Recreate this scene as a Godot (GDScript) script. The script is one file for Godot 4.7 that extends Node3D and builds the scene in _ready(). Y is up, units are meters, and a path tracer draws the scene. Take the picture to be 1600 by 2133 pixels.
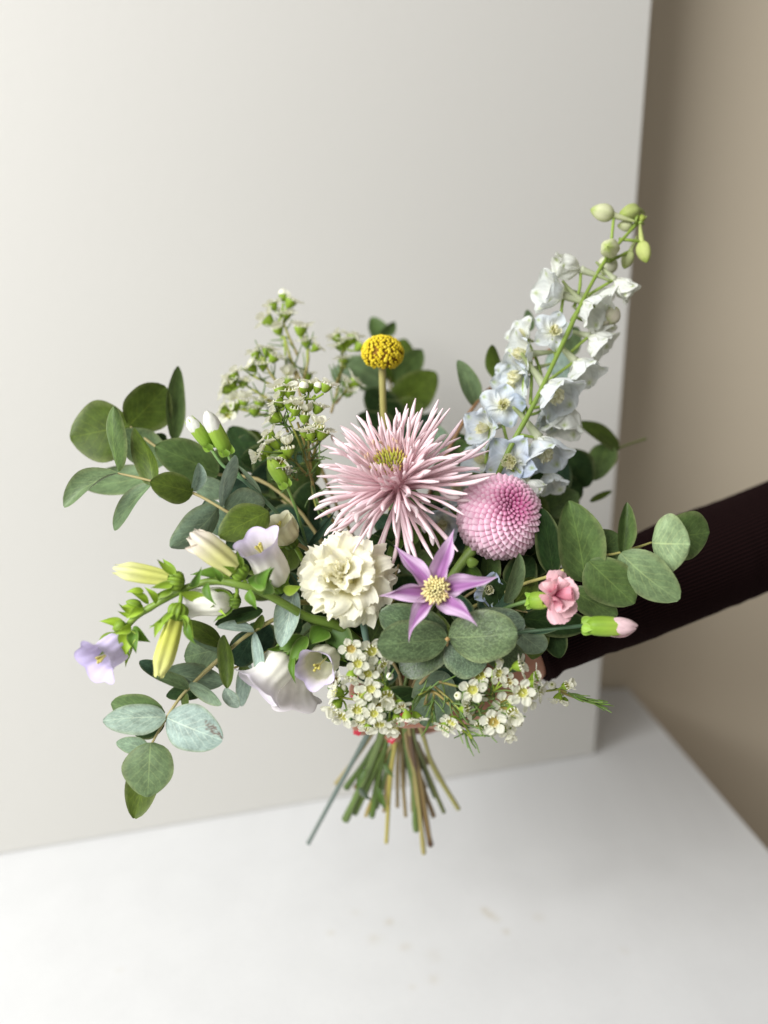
extends Node3D

# A hand-held bouquet in front of a white panel on a white table, lit by a large soft window on the left.

const FOCAL := 1700.0            # focal length, in pixels of a 1600 x 2133 picture
const PITCH := 15.2              # the camera looks down by this many degrees
const EYE := 0.56                # height of the camera above the table
const MID := 0.56                # distance of the bouquet's middle
var cam_at: Transform3D
var rng := RandomNumberGenerator.new()
var org := Vector3.ZERO          # origin of the thing being built
var mats := {}
var tex := {}
var taken := {}
var speck: FastNoiseLite


# ---------------------------------------------------------------- measuring
func P(x: float, y: float, z: float) -> Vector3:      # z in centimetres nearer than the bouquet's middle
	var d := MID - z * 0.01
	return cam_at * Vector3((x - 800.0) / FOCAL * d, -(y - 1066.5) / FOCAL * d, -d)

func way(x: float, y: float, z: float) -> Vector3:    # right, up, towards the viewer
	return (cam_at.basis * Vector3(x, y, z)).normalized()

func size(n: float, z: float) -> float:
	return n / FOCAL * (MID - z * 0.01)

func on_plane(x: float, y: float, at: Vector3, normal: Vector3) -> Vector3:
	var d := (cam_at.basis * Vector3((x - 800.0) / FOCAL, -(y - 1066.5) / FOCAL, -1.0))
	return cam_at.origin + d * ((at - cam_at.origin).dot(normal) / d.dot(normal))

func rnd(a: float, b: float) -> float:
	return rng.randf_range(a, b)

func side_of(n: Vector3) -> Vector3:
	var up := Vector3.UP if absf(n.y) < 0.9 else Vector3.RIGHT
	return up.cross(n).normalized()

func jit(c: Color, a: float) -> Color:
	var k := 1.0 + rnd(-a, a)
	return Color(c.r * k * (1.0 + rnd(-a, a) * 0.3), c.g * k, c.b * k * (1.0 + rnd(-a, a) * 0.4))


# ---------------------------------------------------------------- scene tree
func numbered(called: String) -> String:
	var n: int = taken.get(called, 0)
	taken[called] = n + 1
	return called if n == 0 else "%s_%03d" % [called, n]

func thing(called: String, label: String, category: String, at: Vector3, group := "") -> Node3D:
	var o := Node3D.new()
	o.name = numbered(called)
	add_child(o)
	o.position = at
	org = at
	o.set_meta("label", label)
	o.set_meta("category", category)
	if group:
		o.set_meta("group", group)
	return o

func part(called: String, m: Mesh, material: Material, parent: Node3D, at := Transform3D()) -> MeshInstance3D:
	var o := MeshInstance3D.new()
	o.name = called
	o.mesh = m
	o.material_override = material
	o.transform = at
	parent.add_child(o, true)
	return o

func holder(called: String, parent: Node3D, at := Transform3D()) -> Node3D:
	var o := Node3D.new()
	o.name = called
	o.transform = at
	parent.add_child(o, true)
	return o

func stuff(o: Node3D) -> Node3D:
	o.set_meta("kind", "stuff")
	return o


# ---------------------------------------------------------------- meshes
func grid_mesh(v: PackedVector3Array, c: PackedColorArray, nu: int, nv: int, flip: bool, closed: bool) -> ArrayMesh:
	var w := nv + 1
	var n := PackedVector3Array()
	var uv := PackedVector2Array()
	n.resize(v.size())
	uv.resize(v.size())
	for i in nu + 1:
		for j in w:
			var i0 := maxi(i - 1, 0)
			var i1 := mini(i + 1, nu)
			var j0 := j - 1
			var j1 := j + 1
			if closed:
				j0 = nv - 1 if j == 0 else j - 1
				j1 = 1 if j == nv else j + 1
			else:
				j0 = maxi(j0, 0)
				j1 = mini(j1, nv)
			var x := (v[i1 * w + j] - v[i0 * w + j]).cross(v[i * w + j1] - v[i * w + j0])
			if x.length_squared() < 1e-22:
				var k := 1 if i == 0 else nu - 1
				x = (v[i1 * w + j] - v[i0 * w + j]).cross(v[k * w + j1] - v[k * w + j0])
			n[i * w + j] = (-x if flip else x).normalized()
			uv[i * w + j] = Vector2(float(j) / nv, float(i) / nu)
	var ix := PackedInt32Array()
	for i in nu:
		for j in nv:
			var a := i * w + j
			if flip:
				ix.append_array([a, a + w, a + 1, a + 1, a + w, a + w + 1])
			else:
				ix.append_array([a, a + 1, a + w, a + 1, a + w + 1, a + w])
	var arr := []
	arr.resize(Mesh.ARRAY_MAX)
	arr[Mesh.ARRAY_VERTEX] = v
	arr[Mesh.ARRAY_NORMAL] = n
	arr[Mesh.ARRAY_TEX_UV] = uv
	arr[Mesh.ARRAY_COLOR] = c
	arr[Mesh.ARRAY_INDEX] = ix
	var m := ArrayMesh.new()
	m.add_surface_from_arrays(Mesh.PRIMITIVE_TRIANGLES, arr)
	return m

# A surface over u 0..1 and v -1..1. f gives the place, c the colour.
func sheet(nu: int, nv: int, f: Callable, c: Callable, o := Vector3.ZERO, flip := false, closed := false) -> ArrayMesh:
	var v := PackedVector3Array()
	var cs := PackedColorArray()
	for i in nu + 1:
		var u := clampf(float(i) / nu, 0.006, 0.994)
		for j in nv + 1:
			var s := float(j) / nv * 2.0 - 1.0
			v.append(f.call(u, s) - o)
			cs.append(c.call(u, s))
	return grid_mesh(v, cs, nu, nv, flip, closed)

func smooth(pts: Array, each: int) -> PackedVector3Array:
	var out := PackedVector3Array()
	for i in pts.size() - 1:
		var a: Vector3 = pts[maxi(i - 1, 0)]
		var b: Vector3 = pts[i]
		var c: Vector3 = pts[i + 1]
		var d: Vector3 = pts[mini(i + 2, pts.size() - 1)]
		for k in each:
			out.append(b.cubic_interpolate(c, a, d, float(k) / each))
	out.append(pts[-1])
	return out

# A round stem through the points, with its radius from r(u) and its colour from c(u).
func tube(pts: Array, r: Callable, c: Callable, sides := 8, each := 4, o := Vector3.ZERO, rounded := true) -> ArrayMesh:
	var s := smooth(pts, each)
	var v := PackedVector3Array()
	var cs := PackedColorArray()
	var n := s.size()
	var t := (s[1] - s[0]).normalized()
	var x := side_of(t)
	var rings := [[s[0], 0.0, t]]
	if rounded:
		rings = [[s[0] - t * float(r.call(0.0)) * 0.5, -1.0, t]]
	for i in n:
		var d := (s[mini(i + 1, n - 1)] - s[maxi(i - 1, 0)])
		rings.append([s[i], float(i) / (n - 1), d.normalized() if d.length() > 1e-9 else t])
	var e: Vector3 = rings[-1][2]
	rings.append([s[n - 1] + e * float(r.call(1.0)) * (0.6 if rounded else 0.0), 2.0, e])
	if not rounded:
		rings[0][1] = -1.0
	for g in rings:
		var d: Vector3 = g[2]
		x = (x - d * x.dot(d)).normalized()
		var y := d.cross(x)
		var u := clampf(g[1], 0.0, 1.0)
		var rad: float = r.call(u)
		if g[1] < 0.0 or g[1] > 1.0:
			rad *= 0.12
		var col: Color = c.call(u)
		for j in sides + 1:
			var a := -TAU * j / sides
			v.append(g[0] + (x * cos(a) + y * sin(a)) * rad - o)
			cs.append(col)
	return grid_mesh(v, cs, rings.size() - 1, sides, false, true)

# A body of revolution about the axis n from b: r(u, angle) and h(u, angle) give radius and height.
func lathe(b: Vector3, n: Vector3, r: Callable, h: Callable, c: Callable, nu := 10, nv := 20, o := Vector3.ZERO) -> ArrayMesh:
	var x := side_of(n)
	var y := n.cross(x)
	var f := func(u: float, v: float) -> Vector3:
		var a := -v * PI
		return b + n * float(h.call(u, a)) + (x * cos(a) + y * sin(a)) * float(r.call(u, a))
	var g := func(u: float, v: float) -> Color: return c.call(u, -v * PI)
	return sheet(nu, nv, f, g, o, false, true)

func blob(b: Vector3, n: Vector3, len: float, rad: float, c: Callable, ribs := 0, depth := 0.0, o := Vector3.ZERO, nu := 8, nv := 14, power := 0.8) -> ArrayMesh:
	return lathe(b, n, func(u, a): return rad * pow(sin(PI * pow(u, power)), 0.62) * (1.0 + depth * cos(a * ribs)), func(u, _a): return len * u, c, nu, nv, o)

# Several meshes as one.
func joined(ms: Array, places: Array = []) -> ArrayMesh:
	var v := PackedVector3Array()
	var n := PackedVector3Array()
	var c := PackedColorArray()
	var uv := PackedVector2Array()
	var ix := PackedInt32Array()
	for k in ms.size():
		var a: Array = ms[k].surface_get_arrays(0)
		var t: Transform3D = places[k] if places else Transform3D()
		var first := v.size()
		if places:
			for p in a[Mesh.ARRAY_VERTEX]:
				v.append(t * p)
			for p in a[Mesh.ARRAY_NORMAL]:
				n.append((t.basis * p).normalized())
		else:
			v.append_array(a[Mesh.ARRAY_VERTEX])
			n.append_array(a[Mesh.ARRAY_NORMAL])
		c.append_array(a[Mesh.ARRAY_COLOR])
		uv.append_array(a[Mesh.ARRAY_TEX_UV])
		for i in a[Mesh.ARRAY_INDEX]:
			ix.append(i + first)
	var arr := []
	arr.resize(Mesh.ARRAY_MAX)
	arr[Mesh.ARRAY_VERTEX] = v
	arr[Mesh.ARRAY_NORMAL] = n
	arr[Mesh.ARRAY_COLOR] = c
	arr[Mesh.ARRAY_TEX_UV] = uv
	arr[Mesh.ARRAY_INDEX] = ix
	var m := ArrayMesh.new()
	m.add_surface_from_arrays(Mesh.PRIMITIVE_TRIANGLES, arr)
	return m


# ---------------------------------------------------------------- materials
func mat(called: String, rough: float, through := 0.0, t: Texture2D = null, relief := 0.0, gloss := 0.5) -> StandardMaterial3D:
	var m := StandardMaterial3D.new()
	m.resource_name = called
	m.vertex_color_use_as_albedo = true
	m.roughness = rough
	m.metallic_specular = gloss
	m.cull_mode = BaseMaterial3D.CULL_DISABLED
	if through > 0.0:
		m.backlight_enabled = true
		m.backlight = Color(through, through, through).linear_to_srgb()
	if t:
		m.albedo_texture = t
		if relief > 0.0:
			m.heightmap_enabled = true
			m.heightmap_texture = t
			m.heightmap_scale = relief
	mats[called] = m
	return m

func grey_texture(w: int, h: int, f: Callable) -> ImageTexture:      # f gives a linear brightness
	var b := PackedByteArray()
	b.resize(w * h * 3)
	for y in h:
		for x in w:
			var g: Vector3 = f.call((x + 0.5) / w, (y + 0.5) / h)
			var k := (y * w + x) * 3
			b[k] = int(clampf(pow(g.x, 1.0 / 2.2), 0.0, 1.0) * 255.0)
			b[k + 1] = int(clampf(pow(g.y, 1.0 / 2.2), 0.0, 1.0) * 255.0)
			b[k + 2] = int(clampf(pow(g.z, 1.0 / 2.2), 0.0, 1.0) * 255.0)
	return ImageTexture.create_from_image(Image.create_from_data(w, h, false, Image.FORMAT_RGB8, b))

func make_materials() -> void:
	speck = FastNoiseLite.new()
	speck.seed = 5
	speck.frequency = 1.0
	var cell := FastNoiseLite.new()
	cell.seed = 9
	cell.noise_type = FastNoiseLite.TYPE_CELLULAR
	cell.cellular_return_type = FastNoiseLite.RETURN_DISTANCE2_SUB
	cell.frequency = 1.0
	# veins as they lie on a blade: u across, v from base to tip
	var vein := func(u: float, v: float, spread: float) -> float:
		var x := absf(u - 0.5) * 2.0
		var mid := exp(-pow(x / (0.034 * (1.2 - v)), 2.0))
		var q := fposmod((v - x * spread) * 7.0 + 0.25 * speck.get_noise_2d(u * 3.0, v * 3.0), 1.0)
		var lat := exp(-pow((q - 0.5) / 0.075, 2.0)) * clampf(1.2 - x, 0.0, 1.0)
		return maxf(mid, lat * 0.5)
	tex.bloom = grey_texture(192, 256, func(u, v):
		var k: float = vein.call(u, v, 0.42)
		var cloud: float = speck.get_noise_2d(u * 3.5, v * 4.5) * 0.16 + speck.get_noise_2d(u * 14.0 + 9.0, v * 18.0) * 0.11 + speck.get_noise_2d(u * 50.0, v * 60.0) * 0.07
		var g := clampf(0.62 + cloud * 1.25 + k * 0.36, 0.0, 1.0)
		return Vector3(g + k * 0.12, g, g - k * 0.08))
	tex.net = grey_texture(256, 256, func(u, v):
		var k: float = vein.call(u, v, 0.35)
		var w := cell.get_noise_2d(u * 13.0 + speck.get_noise_2d(u * 9.0, v * 9.0) * 0.7, v * 13.0 + speck.get_noise_2d(u * 9.0 + 40.0, v * 9.0) * 0.7) + 1.0
		var line := 1.0 - smoothstep(0.08, 0.26, w)
		var cloud: float = speck.get_noise_2d(u * 3.0, v * 3.5) * 0.22 + speck.get_noise_2d(u * 11.0, v * 11.0) * 0.08
		var g := clampf(0.42 + cloud * 0.7 + line * 0.36 + k * 0.35, 0.0, 1.0)
		return Vector3(g + k * 0.05, g, g - k * 0.04))
	tex.fine = grey_texture(96, 192, func(u, v):
		var k := 0.06 * sin(u * 46.0 + 2.0 * speck.get_noise_2d(u * 4.0, v * 2.0))
		return Vector3.ONE * (0.95 + 0.6 * k + 0.06 * speck.get_noise_2d(u * 12.0, v * 5.0)))
	mat("eucalyptus_leaf", 0.48, 0.20, tex.bloom, 0.014, 0.36)
	mat("veined_leaf", 0.38, 0.14, tex.net, 0.03, 0.5)
	mat("shade_leaf", 0.6, 0.12, tex.bloom, 0.014, 0.18)  # eucalyptus_leaf with its sheen lowered to look shaded, for the dark inner leaves
	mat("green_leaf", 0.42, 0.25, tex.bloom, 0.02, 0.5)
	mat("petal", 0.6, 0.36, tex.fine, 0.006, 0.3)
	mat("clear_petal", 0.62, 0.3, null, 0.0, 0.3)
	mat("sheer_petal", 0.6, 0.75, tex.fine, 0.006, 0.3)
	mat("thin_petal", 0.62, 0.95, null, 0.0, 0.3)
	mat("quill", 0.55, 0.45, null, 0.0, 0.35)
	mat("stem", 0.5, 0.0, null, 0.0, 0.45)
	mat("calyx", 0.5, 0.25, tex.fine, 0.01, 0.36)
	mat("pollen", 0.75, 0.0, null, 0.0, 0.3)
	mat("skin", 0.5, 0.0, null, 0.0, 0.45)
	mats.skin.subsurf_scatter_enabled = true
	mats.skin.subsurf_scatter_strength = 0.12
	mat("nail", 0.18, 0.0, null, 0.0, 0.5)
	mat("knit", 0.95, 0.0, null, 0.0, 0.2)


# ---------------------------------------------------------------- leaves and stems
const TONES := {  # deep and teal: eucalyptus green darkened to hold the shade inside the bouquet
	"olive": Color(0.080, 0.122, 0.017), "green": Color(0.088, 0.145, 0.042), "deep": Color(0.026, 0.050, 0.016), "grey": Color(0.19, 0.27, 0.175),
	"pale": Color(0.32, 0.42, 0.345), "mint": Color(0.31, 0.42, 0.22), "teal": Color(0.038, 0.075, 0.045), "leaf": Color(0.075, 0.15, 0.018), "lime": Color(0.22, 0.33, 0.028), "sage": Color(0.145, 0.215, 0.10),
}

func width_at(shape: String, u: float) -> float:
	match shape:
		"round": return sqrt(maxf(0.0, 1.0 - pow(absf(2.0 * u - 1.0), 2.2)))
		"lance": return pow(sin(PI * pow(u, 0.62)), 1.15)
		"sepal": return pow(sin(PI * pow(u, 0.58)), 1.35) * 1.05 + 0.10 * (1.0 - u) * minf(1.0, u * 12.0)
		"oval": return pow(sin(PI * pow(u, 0.8)), 0.72)
		"spoon": return pow(sin(PI * pow(u, 1.35)), 0.7)
	return pow(sin(PI * pow(u, 0.86)), 0.58)

# A blade from its base to its tip (pixels and centimetres), w pixels wide as seen, rolled about its midrib, bent along it and cupped across it.
func blade(b: Vector3, t: Vector3, hw: float, roll: float, bend: float, cup: float, tone: Variant, shape := "egg", twist := 0.0, wave := 0.05, nu := 14, nv := 8) -> ArrayMesh:
	var a := t - b
	var l := a.length()
	a /= l
	var face := cam_at.origin - (b + t) * 0.5
	var n := (face - a * face.dot(a)).normalized().rotated(a, deg_to_rad(roll))
	var s := a.cross(n)
	var p1 := rnd(0.0, TAU)
	var p2 := rnd(0.0, TAU)
	var lop := rnd(-0.06, 0.06)
	var f := func(u: float, v: float) -> Vector3:
		var k := width_at(shape, u) * hw
		var w := twist * (u - 0.3)
		var su := s * cos(w) + n * sin(w)
		var nn := n * cos(w) - s * sin(w)
		var edge := 1.0 + 0.035 * sin(u * 9.0 + p1 + v) + lop * v
		return b + a * (l * u) + n * (bend * l * 4.0 * u * (1.0 - u)) + su * (k * v * edge * (1.0 - 0.12 * absf(cup))) + nn * (k * (cup * v * v + 0.05 * (sqrt(v * v + 0.004) - 0.06))) + nn * (hw * wave * v * sin(u * 6.0 + p1 + v * 1.5)) + nn * (hw * wave * 0.6 * sin(u * 4.0 + p2))
	var c: Callable
	if tone is Callable:
		c = tone
	else:
		var base := jit(TONES[tone] if tone is String else tone, 0.1) * 1.42
		var rim := base.lerp(Color(0.42, 0.46, 0.2), 0.45)
		c = func(u: float, v: float) -> Color:
			var q := base * (1.0 + 0.16 * speck.get_noise_2d(u * 2.0 + p1 * 9.0, v * 1.3 + p2))
			return q.lerp(rim, smoothstep(0.86, 1.0, absf(v)) * 0.8)
	return sheet(nu, nv, f, c, org)

func leaf(par: Node3D, d: Array, shape := "egg", m := "eucalyptus_leaf") -> MeshInstance3D:      # [base x, y, z, tip x, y, z, width, roll, bend, cup, tone, twist]
	var b := P(d[0], d[1], d[2])
	var t := P(d[3], d[4], d[5])
	var hw := size(d[6], (d[2] + d[5]) * 0.5) * 0.5 / maxf(cos(deg_to_rad(d[7])), 0.35)
	return part("leaf", blade(b, t, hw, d[7], d[8], d[9], d[10], shape, d[11] if d.size() > 11 else 0.0), mats.shade_leaf if m == "eucalyptus_leaf" and d[10] is String and d[10] in ["deep", "teal"] else mats[m], par)

func pts(rows: Array) -> Array:
	var out := []
	for r in rows:
		out.append(P(r[0], r[1], r[2]))
	return out

# A stem through pixel rows; w0 and w1 are its widths in pixels at the two ends.
func stem(par: Node3D, rows: Array, w0: float, w1: float, c0: Color, c1: Color, called := "stem", knots := 0.16) -> MeshInstance3D:
	var a := size(w0, rows[0][2]) * 0.5
	var b := size(w1, rows[-1][2]) * 0.5
	var ph := rnd(0.0, 9.0)
	return part(called, tube(pts(rows), func(u): return lerpf(a, b, u) * (1.0 + 0.05 * sin(u * 40.0 + ph) + knots * pow(maxf(0.0, sin(u * 21.0 + ph)), 12.0)), func(u): return c0.lerp(c1, u) * (1.0 + 0.14 * speck.get_noise_1d(u * 20.0 + ph)), 8, 5, org), mats.stem, par)

const WOOD := Color(0.30, 0.22, 0.09)
const TWIG := Color(0.36, 0.30, 0.13)
const GREEN := Color(0.12, 0.18, 0.045)
const PALE_GREEN := Color(0.33, 0.42, 0.10)

# Where a stem leaves the hand below: through the grip and on to its cut end.
func tail(x: float, y: float, z := -13.0) -> Array:
	var g := 835.0 + (x - 835.0) * 0.28
	return [[x, y, z], [lerpf(x, g, 0.55) + rnd(-7, 7), lerpf(y, 1520.0, 0.55), z * 0.55 - 3.0 + rnd(-0.5, 0.5)], [g, 1500.0, -5.0]]

func sprig(called: String, label: String, group: String, tail_at: Array, path: Array, w0: float, c0: Color, c1: Color) -> Node3D:
	var low := tail(tail_at[0], tail_at[1])
	var o := thing(called, label, "foliage" if called.begins_with("euc") else "flower", P(low[0][0], low[0][1], low[0][2]), group)
	stem(o, low + path, w0, maxf(w0 * 0.45, 4.0), c0, c1, "branch" if called.begins_with("euc") else "stem", 0.25)
	return o


# ---------------------------------------------------------------- eucalyptus
const EUC := "eucalyptus sprigs in the bouquet"

func eucalyptus() -> void:
	var o := sprig("eucalyptus_sprig", "eucalyptus sprig with curled olive leaves at the upper left, just below the white carnation buds", EUC, [720, 1700],
		[[690, 1200, 0], [560, 1105, 2], [485, 1072, 4], [400, 1026, 4], [300, 998, 4], [246, 986, 4]], 9, TWIG, TWIG)
	for d in [[247, 985, 4, 133, 1057, 5, 34, 58, 0.10, 0.5, "sage", 0.9], [246, 982, 4, 237, 846, 5, 34, -52, 0.06, -0.5, "green", -0.8], [318, 1006, 4, 238, 1105, 3, 30, 55, 0.06, 0.3, "sage", 0.6],
			[402, 1026, 4.2, 312, 1004, 6, 66, 8, 0.07, -0.12, "olive"], [318, 1012, 4, 280, 890, 5, 50, -38, -0.12, 0.4, "olive", 0.5], [404, 1024, 4, 414, 964, 4, 30, 35, 0.1, 0.4, "pale"],
			[466, 1062, 4, 552, 1046, 3, 80, 30, 0.08, -0.15, "grey"], [463, 1055, 4.2, 490, 948, 6, 28, 58, -0.08, 0.3, "pale", 0.4], [455, 1057, 4, 355, 1141, 5, 70, -30, 0.12, -0.35, "grey"],
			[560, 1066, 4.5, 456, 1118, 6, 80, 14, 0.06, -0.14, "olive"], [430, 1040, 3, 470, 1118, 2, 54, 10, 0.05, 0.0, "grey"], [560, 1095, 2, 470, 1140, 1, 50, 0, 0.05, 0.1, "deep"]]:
		leaf(o, d)

	o = sprig("eucalyptus_sprig", "eucalyptus sprig with large round green leaves, highest at the far left of the bouquet", EUC, [760, 1660],
		[[680, 1150, -3], [560, 1010, -3], [440, 985, -3], [340, 940, -3], [268, 886, -3]], 9, TWIG, TWIG)
	for d in [[272, 887, -3, 145, 912, -2, 130, 14, 0.04, -0.08, "olive"], [268, 886, -3, 346, 805, -4, 100, 18, 0.05, 0.1, "olive"], [362, 920, -4, 371, 762, -5, 42, 34, -0.05, 0.35, "green"],
			[455, 988, -2.5, 322, 930, -1, 88, 15, 0.06, -0.12, "green"], [300, 950, -3, 345, 905, -4, 44, 10, 0.05, 0, "deep"], [330, 985, -3, 168, 1010, -2, 64, 35, -0.08, 0.2, "sage"],
			[345, 965, -3, 248, 900, -2, 80, 25, -0.06, 0.2, "sage"], [540, 985, -5, 480, 888, -6, 74, 10, 0.04, 0.0, "deep"], [405, 1005, -2, 480, 1020, -2, 50, 30, 0.1, 0.2, "grey"],
			[380, 1000, -3, 330, 1035, -2, 40, 20, 0.1, 0.1, "pale"], [560, 1010, -4, 545, 930, -5, 50, 0, 0, 0, "deep"], [520, 1000, -3, 600, 985, -5, 66, 20, 0, 0, "teal"]]:
		leaf(o, d)

	o = sprig("eucalyptus_sprig", "pale eucalyptus sprig hanging down at the lower left, lowest foliage of the bouquet", EUC, [955, 1685],
		[[760, 1300, 1], [640, 1255, 3], [599, 1276, 4], [525, 1316, 5], [473, 1358, 5], [398, 1428, 5], [362, 1472, 5], [316, 1550, 5], [302, 1600, 4]], 10, Color(0.34, 0.32, 0.1), TWIG)
	for d in [[346, 1494, 5.2, 214, 1502, 6, 66, 22, 0.07, -0.15, "pale"], [344, 1488, 4.6, 231, 1465, 3.5, 66, -10, 0.05, 0.1, "green"], [342, 1500, 4.6, 282, 1532, 4, 46, 0, 0.05, 0, "deep"],
			[314, 1546, 5.2, 308, 1661, 6, 106, 8, 0.05, -0.1, "sage"], [312, 1560, 4.6, 280, 1706, 4.4, 72, 12, -0.04, 0.15, "olive"], [310, 1562, 4.6, 242, 1545, 4, 36, 20, 0.05, 0, "grey"],
			[386, 1440, 5, 386, 1482, 5, 16, 30, 0, 0, "olive"], [393, 1436, 5.2, 316, 1408, 6, 30, 48, 0.06, 0.3, "sage"], [394, 1425, 5.4, 462, 1468, 6, 30, 50, -0.1, 0.35, "grey"],
			[344, 1398, 5.3, 468, 1422, 4, 58, 28, 0.05, -0.1, "grey"], [440, 1432, 4, 346, 1450, 4, 40, 20, 0.05, 0, "deep"], [338, 1412, 4.5, 291, 1376, 4, 30, 25, 0.1, 0.1, "teal"],
			[468, 1322, 5.6, 474, 1434, 5.4, 34, 36, -0.06, 0.45, "olive", 0.5], [470, 1432, 5, 497, 1474, 5, 28, 30, 0.1, 0.2, "pale", 0.8], [458, 1352, 4.6, 384, 1370, 4, 80, 14, 0.04, 0, "sage"],
			[462, 1345, 4.8, 378, 1292, 5, 40, 36, 0.08, -0.2, "olive"], [462, 1357, 5, 392, 1322, 5.4, 26, 46, 0.05, 0, "grey"], [533, 1314, 5, 546, 1280, 5.2, 20, 30, 0, 0.2, "olive"],
			[532, 1316, 5.2, 545, 1422, 6, 24, 45, -0.06, 0.4, "pale", 0.4], [530, 1315, 5.4, 452, 1306, 6, 24, 50, 0.06, 0.2, "pale"], [548, 1272, 5, 448, 1302, 5, 34, 40, 0.1, -0.2, "deep"],
			[530, 1318, 4, 492, 1386, 3, 66, 8, 0.04, 0, "teal"], [612, 1228, 4.6, 586, 1348, 6, 56, 20, -0.06, 0.5, "pale"], [618, 1258, 4, 560, 1180, 4, 50, 20, 0.05, 0.1, "teal"]]:
		leaf(o, d)
	# the brown, torn patch near the tip of the big pale leaf
	var torn := P(462, 1540, 6.0)
	var across := P(430, 1520, 5.8).distance_to(torn)
	var scar := func(u: float, v: float) -> Color:
		var base := Color(0.33, 0.43, 0.375) * 1.4
		var q := Vector2(u - 0.84, (v + 0.42) * 0.8).length() + 0.16 * speck.get_noise_2d(u * 16.0, v * 8.0)
		var hurt := exp(-pow((q - 0.11) / 0.06, 2.0))
		return base.lerp(Color(0.20, 0.11, 0.08), clampf(hurt, 0.0, 0.9)).lerp(Color(0.42, 0.46, 0.2), smoothstep(0.86, 1.0, absf(v)) * 0.5)
	var big := part("leaf", blade(P(348, 1495, 5.2), torn + way(0.15, -0.1, 0.2) * across * 0.1, size(98, 5.5) * 0.5, 12.0, 0.05, -0.12, scar, "egg", 0.0, 0.05, 40, 24), mats.eucalyptus_leaf, o)
	big.set_meta("label", "pale leaf with a brown torn patch near its tip")

	o = sprig("eucalyptus_sprig", "eucalyptus sprig with yellow twig and thin grey leaves behind the large cream bells", EUC, [762, 1700],
		[[680, 1330, 0], [552, 1360, 2], [528, 1374, 2], [477, 1397, 2], [440, 1425, 1]], 7, Color(0.36, 0.28, 0.08), Color(0.36, 0.28, 0.08))
	for d in [[520, 1376, 1, 502, 1472, 0, 34, 20, 0.05, 0.2, "pale"], [530, 1372, 1.5, 560, 1300, 1, 54, 15, 0.05, 0, "teal"], [478, 1396, 2, 440, 1372, 2, 30, 30, 0.1, 0.2, "sage"], [580, 1350, 1, 520, 1300, 0, 60, 10, 0, 0, "deep"],
			[640, 1340, 0, 590, 1290, -1, 60, 10, 0, 0, "teal"], [500, 1386, 2, 530, 1410, 2, 26, 35, 0.1, 0.2, "olive"]]:
		leaf(o, d)

	o = sprig("eucalyptus_sprig", "eucalyptus sprig pointing right, broad green leaves against the dark sleeve", EUC, [883, 1778],
		[[890, 1330, -1], [1060, 1230, 2], [1150, 1198, 4], [1227, 1164, 5], [1292, 1151, 5], [1357, 1130, 5]], 9, Color(0.34, 0.29, 0.1), Color(0.40, 0.38, 0.12))
	for d in [[1219, 1210, 4.6, 1184, 1042, 5.5, 104, 16, 0.08, 0.35, "green"], [1232, 1165, 4.6, 1288, 1112, 4, 76, 12, 0.05, 0.1, "green"], [1226, 1168, 5.2, 1322, 1258, 5, 100, 8, 0.05, -0.1, "green"],
			[1292, 1152, 5.4, 1415, 1250, 6, 92, 20, 0.08, -0.2, "sage"], [1358, 1131, 5.4, 1438, 1133, 6.4, 124, 8, 0.06, -0.12, "mint"], [1380, 1118, 4.6, 1479, 1108, 4, 100, 18, 0.05, 0.05, "green"],
			[1192, 1228, 3.6, 1287, 1282, 4, 60, 20, 0.06, -0.1, "green"], [1088, 1288, 3, 1228, 1302, 2.4, 64, 10, 0.05, 0, "deep"], [1152, 1198, 3, 1128, 1058, 3, 56, 20, 0.05, 0.1, "deep"],
			[1052, 1256, 4, 1081, 1152, 4.6, 34, 45, 0.06, 0.3, "sage"], [1078, 1315, 4, 1134, 1356, 3, 58, 25, 0.05, 0, "grey"], [1060, 1225, 2, 1110, 1160, 1, 70, 10, 0, 0, "deep"], [1070, 1240, 1, 1130, 1250, 1, 70, 10, 0, 0, "deep"]]:
		leaf(o, d)
	var fold := blade(P(1297, 1153, 5.2), P(1306, 1046, 5.6), size(44, 5.4) * 0.5, 12.0, 0.04, 1.1, "green", "egg")
	part("leaf", fold, mats.eucalyptus_leaf, o)

	o = sprig("eucalyptus_sprig", "eucalyptus tip with a pair of broad net-veined leaves under the lilac clematis", EUC, [700, 1632],
		[[870, 1430, 3], [925, 1360, 5.5], [932, 1329, 6.8]], 9, TWIG, Color(0.42, 0.30, 0.14))
	for d in [[932, 1330, 6.6, 784, 1342, 8.4, 92, -10, 0.05, -0.14, Color(0.15, 0.22, 0.10)], [934, 1328, 6.6, 1078, 1318, 8.2, 110, 12, 0.06, -0.18, Color(0.165, 0.24, 0.11)], [932, 1326, 6, 790, 1276, 6.4, 84, -14, 0.04, 0.05, Color(0.12, 0.18, 0.09)],
			[940, 1324, 5.6, 1094, 1296, 5.8, 88, 10, 0.04, 0, "grey"], [932, 1334, 6, 836, 1402, 6, 80, 14, 0.05, -0.1, Color(0.085, 0.135, 0.05)], [934, 1334, 6, 1010, 1392, 6.4, 96, -8, 0.05, -0.1, Color(0.15, 0.22, 0.13)],
			[1000, 1330, 5, 1090, 1388, 5, 70, 10, 0.05, 0, Color(0.11, 0.17, 0.08)]]:
		leaf(o, d, "round", "veined_leaf")
	for d in [[930, 1400, 3.6, 880, 1512, 3.4, 96, 10, 0.05, 0, "grey"], [870, 1440, 3, 728, 1502, 3, 60, 10, 0.05, 0, "deep"], [900, 1400, 3, 1000, 1470, 3, 80, 10, 0, 0, "teal"]]:
		leaf(o, d)
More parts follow.
